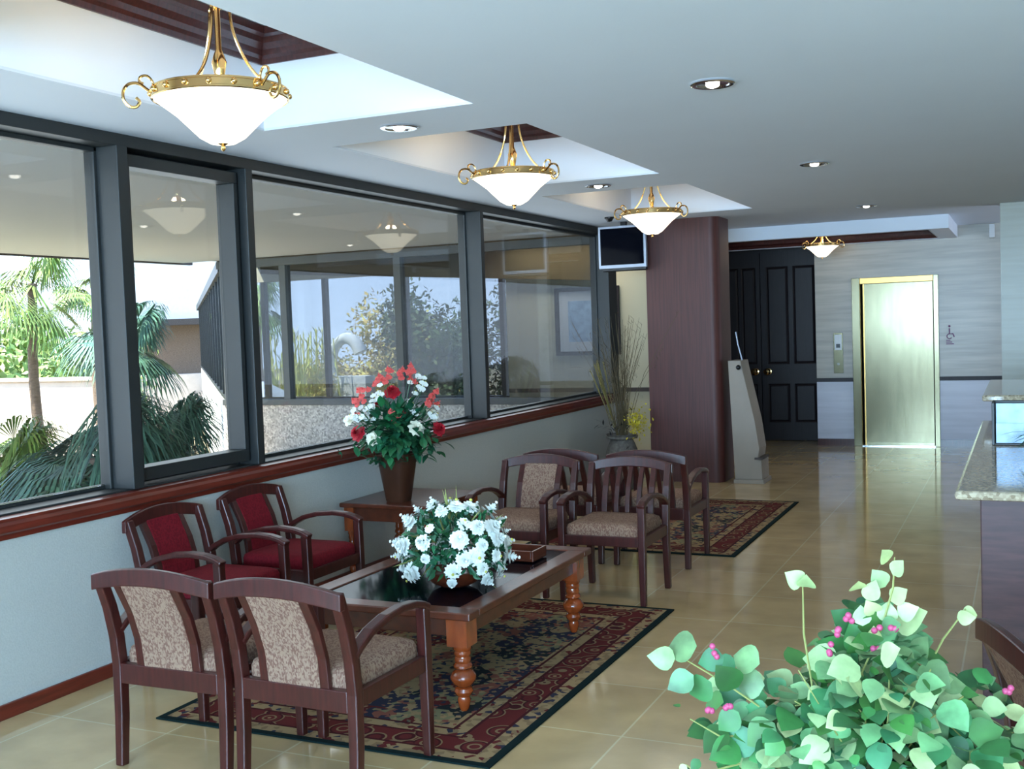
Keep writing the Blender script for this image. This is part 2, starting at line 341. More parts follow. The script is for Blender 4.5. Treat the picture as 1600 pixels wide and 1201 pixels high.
# ceiling with openings
def slab(name, xs, ys, holes, z0, z1, mat):
    mb = MB()
    for i in range(len(xs)-1):
        for j in range(len(ys)-1):
            if any(a <= (xs[i]+xs[i+1])/2 <= b and c <= (ys[j]+ys[j+1])/2 <= d for a, b, c, d in holes): continue
            mb.box(xs[i], xs[i+1], ys[j], ys[j+1], z0, z1)
    return mb.build(name, mat)
CX0, CX1 = -3.58, -2.36
COF = [(-.60, 1.73), (2.40, 4.76), (5.38, 7.72), (8.42, 10.72)]
ys = sorted([-3.4, 15.6] + [v for c in COF for v in c])
struct(slab('ceiling', [-4.4, CX0, CX1, 3.4], ys, [(CX0, CX1, a, b) for a, b in COF], H, H+.012, 'ceil'), 'smooth pale grey lobby ceiling', 'ceiling')
for i, (a, b) in enumerate(COF):
    t = .04; mb = MB(); Z1 = 3.24
    mb.box(CX0-t, CX0, a-t, b+t, H+.012, Z1+t).box(CX1, CX1+t, a-t, b+t, H+.012, Z1+t).box(CX0, CX1, a-t, a, H+.012, Z1+t).box(CX0, CX1, b, b+t, H+.012, Z1+t).box(CX0, CX1, a, b, Z1, Z1+t)
    struct(mb.build('ceiling', 'coffer'), 'white recessed ceiling coffer', 'ceiling')
    # crown moulding: stepped profile run round the top of the recess
    prof = [(0, 3.075), (.012, 3.075), (.018, 3.10), (.035, 3.115), (.045, 3.14), (.075, 3.165), (.085, 3.19), (.11, 3.20), (.115, 3.235), (0, 3.235)]
    rings = []
    for (x, y, sx1, sy1) in ((CX0, a, 1, 1), (CX1, a, -1, 1), (CX1, b, -1, -1), (CX0, b, 1, -1), (CX0, a, 1, 1)):
        rings.append([Vector((x+sx1*o, y+sy1*o, z)) for o, z in prof])
    mb = MB(); mb.ring_loft(rings, caps=False)
    struct(mb.build('trim_%d' % (i+1), 'cherry_d'), 'dark wood crown moulding inside a ceiling coffer', 'moulding')
# left wall below the windows, baseboard, sill
struct(MB().box(-4.45, XW, -3.4, 12.0, -.1, .80).build('wall_left', 'wallp'), 'textured pale wall below the windows', 'wall')
struct(MB().box(XW, XW+.018, -3.4, 12.0, 0, .068).build('baseboard_left', 'sillw', bevel=.004), 'red brown wooden baseboard under the windows', 'baseboard')
sp = [(-4.24, .80), (XW+.012, .80), (XW+.02, .825), (XW+.03, .835), (XW+.03, .865), (XW+.018, .88), (XW+.018, .895), (-4.24, .895)]
struct(MB().prism(sp, 'y', -3.4, 12.0).build('trim_6', 'sillw'), 'red brown moulded wooden window sill', 'sill')
# window band
mb = MB(); mb.box(-4.40, -4.235, -3.4, 12.0, .80, .905).box(-4.40, -4.21, -3.4, 12.0, 2.675, H)
mb.box(-4.40, -4.37, -3.4, 12.0, .905, .93).box(-4.40, -4.33, -3.4, 12.0, 2.65, 2.675)
struct(mb.build('trim_7', 'frame', bevel=.004), 'dark metal window head and sill rails', 'window frame')
def mullion(i, y0, w, mat='frame'):
    m2 = MB().box(-4.36, -4.19, y0, y0+w, .905, 2.675); m2.box(-4.40, -4.33, y0-.02, y0+w+.02, .905, 2.675)
    struct(m2.build('trim_%d' % i, mat, bevel=.004), 'dark metal window mullion', 'mullion')
for i, (y0, w) in enumerate([(.95, .07), (4.34, .075), (5.37, .065), (8.50, .065), (11.68, .26), (-2.2, .07)]): mullion(8+i, y0, w)
def pane(n, y0, y1, z0=.93, z1=2.65, child=None):
    p = MB().box(-4.352, -4.345, y0, y1, z0, z1).build('window_%d' % n, 'glass'); return struct(p, 'clear pane of the lobby window band', 'window')
pane(1, 1.04, 4.32); pane(3, 5.455, 8.48); pane(4, 8.585, 11.66); pane(5, -2.11, .93)
# operable sash
fb = MB().box(-4.36, -4.24, 4.435, 5.35, .93, 1.0).box(-4.36, -4.24, 4.435, 5.35, 2.585, 2.65).box(-4.36, -4.24, 4.435, 4.475, 1.0, 2.585).box(-4.36, -4.24, 5.315, 5.35, 1.0, 2.585)
w2 = struct(fb.build('window_2', 'frame', bevel=.003), 'narrow dark framed sash window between two fixed panes', 'window')
MB().box(-4.352, -4.345, 4.475, 5.315, 1.0, 2.585).build('pane', 'glass', w2)
# rear of the lobby (behind the camera): glazed end wall
struct(MB().box(-4.45, 3.4, -3.6, -3.5, 0, 1.05).box(-4.45, 3.4, -3.6, -3.5, 2.45, 2.86).box(3.0, 3.4, -3.6, -3.5, 1.05, 2.45).box(-4.45, -3.8, -3.6, -3.5, 1.05, 2.45).build('wall_back', 'beige'), 'rear wall of the lobby', 'wall')
struct(MB().box(-3.8, 3.0, -3.56, -3.55, 1.05, 2.45).build('window_6', 'glass'), 'rear window of the lobby', 'window')
struct(MB().box(3.3, 3.4, -3.5, 12.1, 0, H+.12).build('wall_right', 'beige'), 'right wall of the lobby', 'wall')
# elevator wall
ex0, ex1, ez = -2.0, -.96, 2.15
mb = MB().box(-2.46, ex0, YE, YE+.12, .88, H).box(ex1, 3.4, YE, YE+.12, .88, H).box(ex0, ex1, YE, YE+.12, ez, H)
wf = struct(mb.build('wall_far', 'marble'), 'grey banded marble wall around the elevator', 'wall')
struct(MB().box(-2.46, ex0, YE-.005, YE+.12, .09, .83).box(ex1, 3.4, YE-.005, YE+.12, .09, .83).build('wall_far_lower', 'marblel'), 'pale banded lower wall beside the elevator', 'wall')
struct(MB().box(-2.46, ex0, YE-.02, YE+.12, .83, .88).box(ex1, 3.4, YE-.02, YE+.12, .83, .88).build('trim_14', 'doorw'), 'dark chair rail on the elevator wall', 'chair rail')
struct(MB().box(-2.46, ex0, YE-.02, YE+.12, 0, .09).box(ex1, 3.4, YE-.02, YE+.12, 0, .09).build('baseboard_far', 'cherry_d'), 'dark red baseboard on the elevator wall', 'baseboard')
# elevator
el = struct(MB().box(ex0+.12, ex1-.08, YE+.14, YE+.17, .0, 2.08).build('door_1', 'brassd'), 'closed brushed brass elevator door', 'elevator door')
j = MB(); j.box(ex0, ex0+.10, YE-.03, YE+.14, 0, ez).box(ex1-.06, ex1, YE-.03, YE+.14, 0, ez)
j.build('jamb', 'brassd', el, bevel=.004)
MB().box(ex0+.10, ex1-.06, YE-.03, YE+.14, 2.075, ez).build('header', 'goldj', el, bevel=.004)
MB().box(ex0+.12, ex0+.135, YE+.12, YE+.14, 0, 2.08).build('door_seam', 'goldj', el)
MB().box(ex0+.10, ex1-.06, YE-.03, YE+.16, 0, .012).build('threshold', 'chrome', el)
cp = thing('elevator_call_panel', 'tall brass call button panel left of the elevator', 'call panel', (-2.18, YE-.012, .94))
MB().box(-.06, .06, 0, .012, 0, .52).build('plate', 'brassd', cp, bevel=.002)
MB().box(-.045, .045, -.004, 0, .30, .50).build('indicator_plate', 'white', cp)
MB().box(-.025, .025, -.008, -.002, .33, .38).build('display', 'black', cp)
bb = MB(); bb.lathe([(.0, 0), (.016, 0), (.016, .008), (0, .008)]); b_ = bb.build('button', 'chrome', cp, smooth=True); b_.rotation_euler = (PI/2, 0, 0); b_.location = (0, 0, .12)
sg = thing('wall_sign', 'small purple wheelchair pictogram sign right of the elevator', 'sign', (-.84, YE-.006, 1.28))
s2 = MB(); s2.tube([(.0, 0, .20), (0, 0, .13), (.04, 0, .13), (.055, 0, .09)], .008, 6).tube([(.03*math.cos(a)-.0, 0, .10+.03*math.sin(a)) for a in [PI*.5+PI*1.3*k/8 for k in range(9)]], .006, 6).ball((0, 0, .225), .014)
s2.build('pictogram', 'sign', sg)
s2 = MB()
for k in range(3): s2.box(-.04, .05-.02*k, 0, .006, .0+.022*k, .012+.022*k)
s2.build('lettering', 'sign', sg)
tag(MB().box(-.37, -.31, YE-.12, YE, 2.56, H-.02).build('wall_box', 'white', bevel=.004), 'small white box high on the far wall below the ceiling', 'alarm box')
# alcove with the double doors
DY = 15.3
struct(MB().box(-2.46, -2.40, YE+.12, DY+.2, 0, H).build('wall_alcove_right', 'doorw'), 'dark side of the door alcove', 'wall')
struct(MB().box(-4.9, -3.86, DY, DY+.12, 0, H).box(-3.86, -2.46, DY+.06, DY+.12, 0, H).build('wall_alcove', 'doorw'), 'dark wood wall around the double doors', 'wall')
def door_leaf(n, x0, x1, knob):
    d = MB().box(x0, x1, DY, DY+.05, .01, 2.58).build('door_%d' % n, 'doorw'); struct(d, 'near black panelled double door leaf', 'door')
    w = x1-x0; i = 0
    for (a, b) in ((.10, .46), (.54, .90)):
        for (z0, z1) in ((.25, .78), (1.05, 2.38)):
            xa, xb = x0+w*a, x0+w*b; m_ = MB()
            # raised panel with bevelled border and frame bead
            r1 = [(xa, z0), (xb, z0), (xb, z1), (xa, z1)]; g = .035
            r2 = [(xa+g, z0+g), (xb-g, z0+g), (xb-g, z1-g), (xa+g, z1-g)]
            m_.ring_loft([[Vector((x, DY+.0, z)) for x, z in r1], [Vector((x, DY-.012, z)) for x, z in r1], [Vector((x, DY-.002, z)) for x, z in [(xa+.015, z0+.015), (xb-.015, z0+.015), (xb-.015, z1-.015), (xa+.015, z1-.015)]], [Vector((x, DY-.016, z)) for x, z in r2]])
            m_.build('panel', 'doorw', d)
    k = MB(); k.lathe([(0, 0), (.034, 0), (.034, .008), (.014, .014), (.012, .04), (.03, .055), (.036, .075), (.024, .09), (0, .094)], n=20)
    ko = k.build('knob', 'brass', d, smooth=True); ko.rotation_euler = (PI/2, 0, 0); ko.location = (knob, DY, .95); ko.scale = (1.35, 1.35, 1.2)
door_leaf(2, -3.84, -3.295, -3.375); door_leaf(3, -3.285, -2.47, -3.20)
# dropped soffit over the elevator lobby with its own brown-edged recess
S0, S1, SX0, SX1, SZ = 12.95, YE, -4.05, -.73, 2.59
mb = MB(); mb.box(SX0, SX1, S0, S0+.12, SZ, H).box(SX0, SX1, S1-.14, S1, SZ, H).box(SX0, SX0+.12, S0+.12, S1-.14, SZ, H).box(SX1-.2, SX1, S0+.12, S1-.14, SZ, H)
struct(mb.build('ceiling', 'coffer'), 'white dropped soffit before the elevator', 'soffit')
rings = []; xa, xb, ya, yb = SX0+.12, SX1-.2, S0+.12, S1-.14
prof = [(0, SZ+.004), (.02, SZ+.004), (.03, SZ+.03), (.07, SZ+.05), (.08, SZ+.09), (.14, SZ+.11), (.15, H-.001), (0, H-.001)]
for (x, y, a1, b1) in ((xa, ya, 1, 1), (xb, ya, -1, 1), (xb, yb, -1, -1), (xa, yb, 1, -1), (xa, ya, 1, 1)): rings.append([Vector((x+a1*o, y+b1*o, z)) for o, z in prof])
struct(MB().ring_loft(rings, caps=False).build('trim_15', 'cherry_d'), 'dark wood moulding inside the soffit before the elevator', 'moulding')
# near right pier wall
struct(MB().box(-.205, 3.4, 12.12, 12.3, 0, H).build('wall_pier', 'marbleg'), 'pale banded marble wall behind the reception counter', 'wall')
# mahogany column with rounded corner
cxL, cxR, cy0, cy1, rr0 = -3.60, -2.83, 11.2, 11.75, .10
poly = [(cxL, cy0+.0)]+[(cxR-rr0+rr0*math.sin(a), cy0+rr0-rr0*math.cos(a)) for a in [PI/2*k/8 for k in range(9)]]+[(cxR-rr0+rr0*math.cos(a), cy1-rr0+rr0*math.sin(a)) for a in [PI/2*k/8 for k in range(9)]]+[(cxL, cy1)]
struct(MB().prism(poly, 'z', 0, H).build('wall_column', 'column', smooth=True, angle=50), 'reddish brown wood veneered column with rounded corner', 'column')
struct(MB().box(-4.10, cxL-.0, 13.1, 13.16, 0, H).box(-4.10, -4.0, 13.16, DY, 0, H).build('wall_behind_column', 'doorw'), 'dark wall behind the column', 'wall')
# side corridor seen past the column and through the glass
YB = 12.95
mb = MB().box(-6.05, -4.10, YB, YB+.12, 0, H).box(-10.0, -6.05, YB, YB+.12, 0, .76).box(-10.0, -6.05, YB, YB+.12, 2.45, H)
struct(mb.build('wall_corridor', 'beige'), 'beige corridor wall past the column', 'wall')
struct(MB().box(-6.05, -4.10, YB-.02, YB, .84, .89).build('trim_16', 'dkband'), 'dark chair rail on the corridor wall', 'chair rail')
struct(MB().box(-10.0, -4.4, 12.0, YB+.1, 2.72, 2.84).build('ceiling', 'tan'), 'tan corridor ceiling', 'ceiling')
struct(MB().prism([(-9.8, 2.56), (-4.75, 2.22), (-4.75, 2.72), (-9.8, 2.72)], 'y', YB-.16, YB-.02).build('trim_17', 'tan'), 'tan sloping panel standing in for a reflection in the corridor glass', 'reflection_panel')  # solid panel imitating a tan reflection in the window glass
mb = MB().box(-10.0, -6.05, YB-.01, YB+.08, .76, .80)
for x in (-9.9, -8.85, -7.55, -6.12): mb.box(x-.03, x+.03, YB-.01, YB+.08, .8, 2.45)
struct(mb.build('trim_18', 'frame'), 'dark frames of the corridor outer windows', 'window frame')
struct(MB().box(-9.98, -6.1, YB+.03, YB+.036, .8, 2.45).build('window_7', 'glasst'), 'tinted outer window of the corridor', 'window')
# corridor outer face toward the courtyard
struct(MB().box(-9.9, -4.45, 12.0, 12.12, -1.2, .76).build('wall_wing', 'pebble'), 'pebble dash wall below the corridor windows', 'wall')
mb = MB().box(-9.9, -4.40, 11.96, 12.08, .76, .84).box(-9.9, -4.40, 11.96, 12.08, 2.60, 2.70)
for x in (-9.80, -8.82, -7.08): mb.box(x-.05, x+.05, 11.96, 12.08, .84, 2.60)
struct(mb.build('trim_19', 'framel', bevel=.004), 'grey metal frames of the corridor windows', 'window frame')
struct(MB().box(-9.78, -4.42, 12.02, 12.026, .84, 2.60).build('window_8', 'glasst'), 'tinted window of the corridor across the courtyard', 'window')
# courtyard canopy
struct(MB().box(-10.5, -4.40, -6, 12.0, 2.72, 3.0).build('ceiling', 'ceil'), 'smooth grey canopy soffit over the courtyard', 'canopy')
struct(MB().box(-10.56, -10.5, -6, 12.2, 2.70, 3.02).build('trim_20', 'dkband'), 'dark edge of the courtyard canopy', 'fascia')
# angled far facade
P0 = Vector((-9.95, 12.15, 0)); dr = Vector((-.662, .749, 0)).normalized(); nn = Vector((-dr.y, dr.x, 0))
def ob(a0, a1, n0, n1, z0, z1, mb):
    b = len(mb.v)
    for z in (z0, z1):
        for a, n_ in ((a0, n0), (a1, n0), (a1, n1), (a0, n1)): mb.v.append(P0+dr*a+nn*n_+Vector((0, 0, z)))
    for q in ((3, 2, 1, 0), (4, 5, 6, 7), (0, 1, 5, 4), (1, 2, 6, 5), (2, 3, 7, 6), (3, 0, 4, 7)): mb.face([b+i for i in q])
    return mb
struct(ob(0, 21, -1.0, 0, -2.4, .78, MB()).build('wall_angled', 'stucco'), 'bright white parapet wall of the angled facade', 'wall')
mb = MB(); ob(0, 21, -.12, .02, .78, .84, mb); ob(0, 21, -.12, .06, 2.58, 2.74, mb)
for k in range(15): ob(1.4*k, 1.4*k+.07, -.1, .02, .84, 2.58, mb)
struct(mb.build('trim_21', 'frame'), 'dark window frames of the angled facade', 'window frame')
struct(ob(0, 21, -.08, -.06, .84, 2.58, MB()).build('window_9', 'glasst'), 'row of windows on the angled facade', 'window')
struct(MB().box(-4.9, 3.4, 15.5, 15.6, 0, H+.1).box(-2.4, -2.3, YE+.2, 15.5, 0, H).box(-.8, -.7, YE+.2, 15.5, 0, H).build('wall_outer', 'dkband'), 'dark shaft wall behind the elevator', 'wall')
# ------------------------------------------------------------------ outdoors
struct(MB().box(-80, -4.45, -30, 80, -1.3, -1.2).build('ground', 'ground'), 'planted courtyard ground', 'ground')
tag(MB().box(-22, -13.2, 13.4, 13.7, -1.2, 1.05).box(-22.05, -13.15, 13.35, 13.75, 1.05, 1.11).build('garden_wall', 'gwall', bevel=.02), 'low sunlit pinkish garden wall behind the palm trunk', 'garden wall')
bd = thing('white_building', 'bright white building with a dark base band beyond the palms', 'building', (-25.5, 27.6, -1.2), math.radians(40))
MB().box(-1.0, 3.2, 0, 5, 3.55, 8).build('upper_wall', 'stucco', bd)
MB().box(3.2, 3.4, .5, 5, 3.55, 8).build('side_wall', 'stucco', bd)
MB().box(-1.0, 3.4, -.15, 5, 3.35, 3.55).build('dark_band', 'dkband', bd)
MB().box(-1.0, 3.2, .6, 5, 1.75, 3.35).build('recessed_wall', 'bark', bd)
MB().box(-1.0, 3.4, -.1, 5, 0, 1.75).build('base_wall', 'gwall', bd)

def fan_frond(mb, base, az, el, L, R, droop, nb=32, wd=.035):
    """petiole then a fan of narrow blades"""
    d = Vector((math.cos(az)*math.cos(el), math.sin(az)*math.cos(el), math.sin(el)))
    base = Vector(base); tip = base + d*L - Vector((0, 0, L*.12))
    sd = Vector((-math.sin(az), math.cos(az), 0)); up = sd.cross(d) * -1
    mb.quad(base-sd*.02, base+sd*.02, tip+sd*.012, tip-sd*.012)
    for k in range(nb):
        a = (k/(nb-1)-.5)*math.radians(250); r = R*(.72+.28*math.cos(a*.5))*random.uniform(.9, 1.05)
        v = (d*math.cos(a)+sd*math.sin(a)); w = Vector((0, 0, 1)).cross(v).normalized()*wd
        p1 = tip+v*r*.5+Vector((0, 0, -droop*r*.12)); p2 = tip+v*r*.85+Vector((0, 0, -droop*r*.45)); p3 = tip+v*r+Vector((0, 0, -droop*r*.75))
        b = len(mb.v); mb.v += [tip, p1-w, p1+w, p2-w*.6, p2+w*.6, p3]
        mb.face([b, b+1, b+2]); mb.face([b+1, b+3, b+4, b+2]); mb.face([b+3, b+5, b+4])
def palm(name, label, x, y, z0, h, R, nf, mat, droop=.9, L=.5, wd=.03, trunk=.13, elr=(-.5, 1.2)):
    t = thing(name, label, 'palm', (x, y, z0))
    if h > .3:
        pth = [(0.04*math.sin(i*.9)*h*.3, 0, h*i/8) for i in range(9)]
        MB().tube(pth, [trunk*(1.15-.3*i/8) for i in range(9)], 10).build('trunk', 'bark', t, smooth=True)
        top = Vector(pth[-1])
    else: top = Vector((0, 0, h)); 
    mb = MB(); mb.recalc = False
    for k in range(nf):
        fan_frond(mb, top, 2.4*k+random.uniform(-.2, .2), elr[0]+(elr[1]-elr[0])*((k*.618) % 1), L*random.uniform(.8, 1.15), R*random.uniform(.85, 1.1), droop, wd=wd)
    mb.build('fronds', mat, t); return t
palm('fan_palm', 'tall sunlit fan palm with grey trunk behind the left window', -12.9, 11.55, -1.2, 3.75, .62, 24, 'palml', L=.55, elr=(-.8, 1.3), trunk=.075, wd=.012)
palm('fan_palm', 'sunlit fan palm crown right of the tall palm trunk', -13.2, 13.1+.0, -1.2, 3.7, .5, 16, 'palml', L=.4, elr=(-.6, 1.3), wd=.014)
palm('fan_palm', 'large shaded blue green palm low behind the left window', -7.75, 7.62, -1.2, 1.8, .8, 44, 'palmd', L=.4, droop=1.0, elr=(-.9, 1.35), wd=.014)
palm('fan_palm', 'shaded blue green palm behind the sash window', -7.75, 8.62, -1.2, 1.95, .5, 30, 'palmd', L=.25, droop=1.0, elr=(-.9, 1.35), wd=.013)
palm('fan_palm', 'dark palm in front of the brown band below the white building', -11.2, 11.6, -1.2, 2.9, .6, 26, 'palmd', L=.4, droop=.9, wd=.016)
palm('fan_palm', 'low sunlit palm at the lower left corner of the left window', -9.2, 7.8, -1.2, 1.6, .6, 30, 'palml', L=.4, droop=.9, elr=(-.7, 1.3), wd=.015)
palm('fan_palm', 'small low palm under the sill of the left window', -7.2, 5.9, -1.2, .6, .5, 24, 'palmd', L=.4, droop=.8, elr=(-.5, 1.3), wd=.022)

def tree(label, x, y, z0, h, rx, rz, n, ls, mat, cat='tree', name='leafy_tree', blobs=9, seed=1):
    rnd = random.Random(seed); t = thing(name, label, cat, (x, y, z0))
    MB().tube([(0, 0, 0), (.05, .03, (h-rz)*.6), (0, 0, h-rz)], [.14, .11, .07], 8).build('trunk', 'bark', t, smooth=True)
    mb = MB(); mb.recalc = False
    bl = [(Vector((rnd.uniform(-.6, .6)*rx, rnd.uniform(-.6, .6)*rx, h-rz+rnd.uniform(-.65, .6)*rz)), rnd.uniform(.35, .6)) for _ in range(blobs)]
    for i in range(n):
        c, k = rnd.choice(bl); u = Vector((rnd.gauss(0, 1), rnd.gauss(0, 1), rnd.gauss(0, 1))).normalized()
        p = c+Vector((u.x*rx*k, u.y*rx*k, u.z*rz*k))*rnd.uniform(.3, 1.05)
        a = Vector((rnd.gauss(0, 1), rnd.gauss(0, 1), rnd.gauss(0, 1))).normalized(); b_ = a.cross(u).normalized()
        s_ = ls*rnd.uniform(.6, 1.2); mb.quad(p-a*s_, p-b_*s_*.45, p+a*s_, p+b_*s_*.45)
    mb.build('crown', mat, t); return t
tree('dark leafy tree filling the right of the corridor windows', -12.3, 22.4, -1.2, 4.0, 1.5, 2.0, 9000, .085, 'bushd', seed=3, blobs=14)
tree('dark leafy tree beside the beige corridor wall', -10.5, 24.4, -1.2, 4.3, 1.35, 2.2, 7500, .085, 'bushd', seed=4, blobs=12)
tree('olive tree with feathery crown left of the dark tree', -14.6, 24.6, -1.2, 3.7, 1.3, 1.9, 6500, .085, 'bushl', seed=5, blobs=12)
tree('pale olive bush behind the white arch', -15.9, 27.9, -1.2, 2.9, 1.9, 1.7, 6000, .07, 'bushl', 'bush', 'hedge_bush', 10, 6)
tree('pale olive bush at the left end of the corridor windows', -19.0, 27.6, -1.2, 2.9, 1.5, 1.7, 6000, .07, 'bushl', 'bush', 'hedge_bush', 10, 7)
tree('olive bush low before the dark tree', -12.9, 19.6, -1.2, 2.3, 1.0, 1.2, 4500, .045, 'bushl', 'bush', 'hedge_bush', 8, 8)
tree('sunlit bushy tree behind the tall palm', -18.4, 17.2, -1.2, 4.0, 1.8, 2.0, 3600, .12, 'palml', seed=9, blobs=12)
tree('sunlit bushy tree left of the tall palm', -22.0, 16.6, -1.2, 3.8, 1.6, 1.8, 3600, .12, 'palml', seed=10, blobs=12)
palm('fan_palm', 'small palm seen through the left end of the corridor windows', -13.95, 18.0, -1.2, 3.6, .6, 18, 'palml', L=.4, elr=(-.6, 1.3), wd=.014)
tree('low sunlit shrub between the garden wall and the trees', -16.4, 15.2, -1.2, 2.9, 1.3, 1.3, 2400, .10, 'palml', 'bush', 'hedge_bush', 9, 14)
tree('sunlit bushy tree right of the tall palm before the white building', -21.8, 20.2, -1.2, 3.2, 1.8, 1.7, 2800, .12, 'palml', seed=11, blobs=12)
bt = thing('bamboo_clump', 'upright yellow green bamboo clump beside the white arch', 'bamboo', (-14.9, 20.9, -1.2)); mb = MB(); mb.recalc = False; mb2 = MB()
for k in range(46):
    x, y = random.gauss(0, .3), random.gauss(0, .3); h = random.uniform(2.0, 3.0); lx, ly = random.gauss(0, .15), random.gauss(0, .15)
    mb2.tube([(x, y, 0), (x+lx, y+ly, h)], .014, 5)
    for q in range(14):
        f = random.uniform(.3, 1); a = random.uniform(0, 6.28); p = Vector((x+lx*f, y+ly*f, h*f)); v = Vector((math.cos(a)*.5, math.sin(a)*.5, .8))*random.uniform(.18, .35)
        s_ = Vector((-math.sin(a), math.cos(a), 0))*.02; mb.quad(p, p+v*.5+s_, p+v, p+v*.5-s_)
mb2.build('canes', 'bamb', bt); mb.build('leaves', 'bamb', bt)
ar = MB(); ar.tube([(.42*math.cos(a), 0, .62*math.sin(a)) for a in [PI*.15+PI*1.1*k/20 for k in range(21)]], [.16-.004*k for k in range(21)], 10)
ao = ar.build('white_arch', 'stucco', smooth=True); ao.location = (-14.2, 21.6, .95); tag(ao, 'white curved arch standing among the olive bushes', 'arch')
MB().box(-.5, .6, -.2, .2, -2.15, -.25).build('base', 'stucco', ao)

# ------------------------------------------------------------------ pendants
def curve(pts, k=4):
    P = [Vector(p) for p in pts]; P = [P[0]*2-P[1]]+P+[P[-1]*2-P[-2]]; out = []
    for i in range(1, len(P)-2):
        for j in range(k):
            t = j/k; a, b, c, d = P[i-1:i+3]
            out.append(.5*((2*b)+(c-a)*t+(2*a-5*b+4*c-d)*t*t+(3*b-a-3*c+d)*t**3))
    return out+[P[-2]]
def pendant(label, x, y, zt, scale=1.0, rod_top=3.235, group='brass bowl pendants over the seating'):
    """local origin at the finial tip"""
    t = thing('pendant_lamp', label, 'pendant lamp', (x, y, zt), 0, group); s = scale
    R = .262*s
    b = MB(); pr = [(.012, .03), (.05, .032), (.09, .055), (.13, .095), (.175, .14), (.22, .175), (.255, .20), (.262, .205), (.25, .203), (.21, .175), (.16, .135), (.11, .09), (.05, .05), (.012, .045)]
    b.lathe([(r*s, z*s) for r, z in pr], n=40, caps=False); b.build('glass_bowl', 'bowl', t, smooth=True, angle=80)
    f = MB(); f.lathe([(0, 0), (.006*s, .004*s), (.010*s, .012*s), (.006*s, .022*s), (.016*s, .028*s), (.03*s, .034*s), (.032*s, .04*s), (0, .041*s)], n=16); f.build('finial', 'brass', t, smooth=True)
    f = MB()
    for z, r in ((.205, .006), (.238, .006)):
        f.tube([(R*math.cos(a), R*math.sin(a), z*s) for a in [2*PI*k/40 for k in range(41)]], r*s, 6, caps=False)
    f.lathe([(R-.002*s, .205*s), (R+.003*s, .205*s), (R+.003*s, .238*s), (R-.002*s, .238*s)], n=40, caps=False)
    for k in range(18):
        a = 2*PI*k/18; f.ball((R*1.02*math.cos(a), R*1.02*math.sin(a), .222*s), .012*s, 8, 5)
    f.build('rim_band', 'brass', t, smooth=True)
    zt2 = rod_top-zt
    f = MB(); f.lathe([(.012*s, .10*s), (.014*s, .24*s), (.03*s, .26*s), (.016*s, .28*s), (.022*s, .31*s), (.03*s, .35*s), (.02*s, .38*s), (.012*s, .40*s), (.012*s, zt2-.05*s), (.03*s, zt2-.03*s), (.065*s, zt2-.015*s), (.07*s, zt2), (.0, zt2)], n=16)
    f.build('stem', 'brass', t, smooth=True)
    for k in range(3):
        a0 = math.radians(-75+120*k); ca, sa = math.cos(a0), math.sin(a0)
        def P(r, z): return (r*ca*s, r*sa*s, z*s)
        # S-curved rod from the rim to the collar
        zc = min(.56, (zt2/s)-.04) if rod_top-zt > .5*s else (zt2/s)-.03
        hgt = zc-.24
        cv = [P(.255, .235), P(.22, .245), P(.175, .24+hgt*.12), P(.125, .24+hgt*.28), P(.085, .24+hgt*.5), P(.06, .24+hgt*.72), P(.05, .24+hgt*.9), P(.048, zc), P(.03, zc+.015), P(.014, zc)]
        MB().tube(curve(cv, 3), .0062*s, 7).build('curved_rod', 'brass', t, smooth=True)
    for k in range(3):
        a0 = math.radians(-15+120*k); ca, sa = math.cos(a0), math.sin(a0)
        pts = [(.255, .215), (.28, .235), (.31, .255), (.345, .25), (.365, .225), (.365, .19), (.345, .165), (.32, .165), (.308, .185), (.32, .20)]
        f = MB(); f.tube(curve([(r*ca*s, r*sa*s, z*s) for r, z in pts]), .0062*s, 7)
        pts = [(.26, .225), (.255, .26), (.275, .285), (.30, .28), (.305, .262), (.29, .255)]
        f.tube(curve([(r*ca*s, r*sa*s, z*s) for r, z in pts]), .005*s, 7)
        f.build('scroll_arm', 'brass', t, smooth=True)
    l = bpy.data.lights.new('pendant_bulb', 'POINT'); l.energy = 4.5*s; l.color = (1, .78, .52); l.shadow_soft_size = .05
    o = bpy.data.objects.new('pendant_bulb', l); C.objects.link(o); o.location = (x, y, zt+.20*s+.06)
    return t
PX = -2.97
pendant('nearest and largest brass pendant lamp, with an alabaster bowl', PX+.09, 3.56, 2.41)
pendant('second brass pendant lamp from the camera, over the flower arrangements', PX, 6.53, 2.43)
pendant('third brass pendant lamp, hanging in front of the wood column', PX-.03, 9.55, 2.43)
pendant('small far brass pendant lamp before the elevator wall', -2.2, 13.75, 2.37, .76, 2.735, group=None)
# ------------------------------------------------------------------ recessed lights
def downlight(x, y, label):
    t = thing('recessed_light', label, 'recessed light', (x, y, H-.012), 0, 'recessed ceiling spotlights')
    MB().lathe([(.07, .012), (.098, .012), (.10, .004), (.092, 0), (.075, .001), (.07, .008)], n=32, caps=False).build('trim_ring', 'chrome', t, smooth=True)
    MB().lathe([(.072, .006), (.05, .0095), (.03, .010), (0, .0105)], n=32, caps=False).build('reflector', 'chrome', t, smooth=True)
    MB().ball((0, 0, .004), .032, 14, 8, .5).build('bulb', 'bulb', t, smooth=True)
    l = bpy.data.lights.new('spot', 'SPOT'); l.energy = 14; l.spot_size = 1.5; l.spot_blend = .6; l.color = (1, .9, .75); l.shadow_soft_size = .04
    o = bpy.data.objects.new('recessed_spot', l); C.objects.link(o); o.location = (x, y, H-.06)
downlight(-1.26, 4.97, 'largest recessed spotlight, nearest in the right hand row')
downlight(-1.31, 7.94, 'second recessed spotlight of the right hand row')
downlight(-1.38, 11.3, 'farthest recessed spotlight of the right hand row before the soffit')
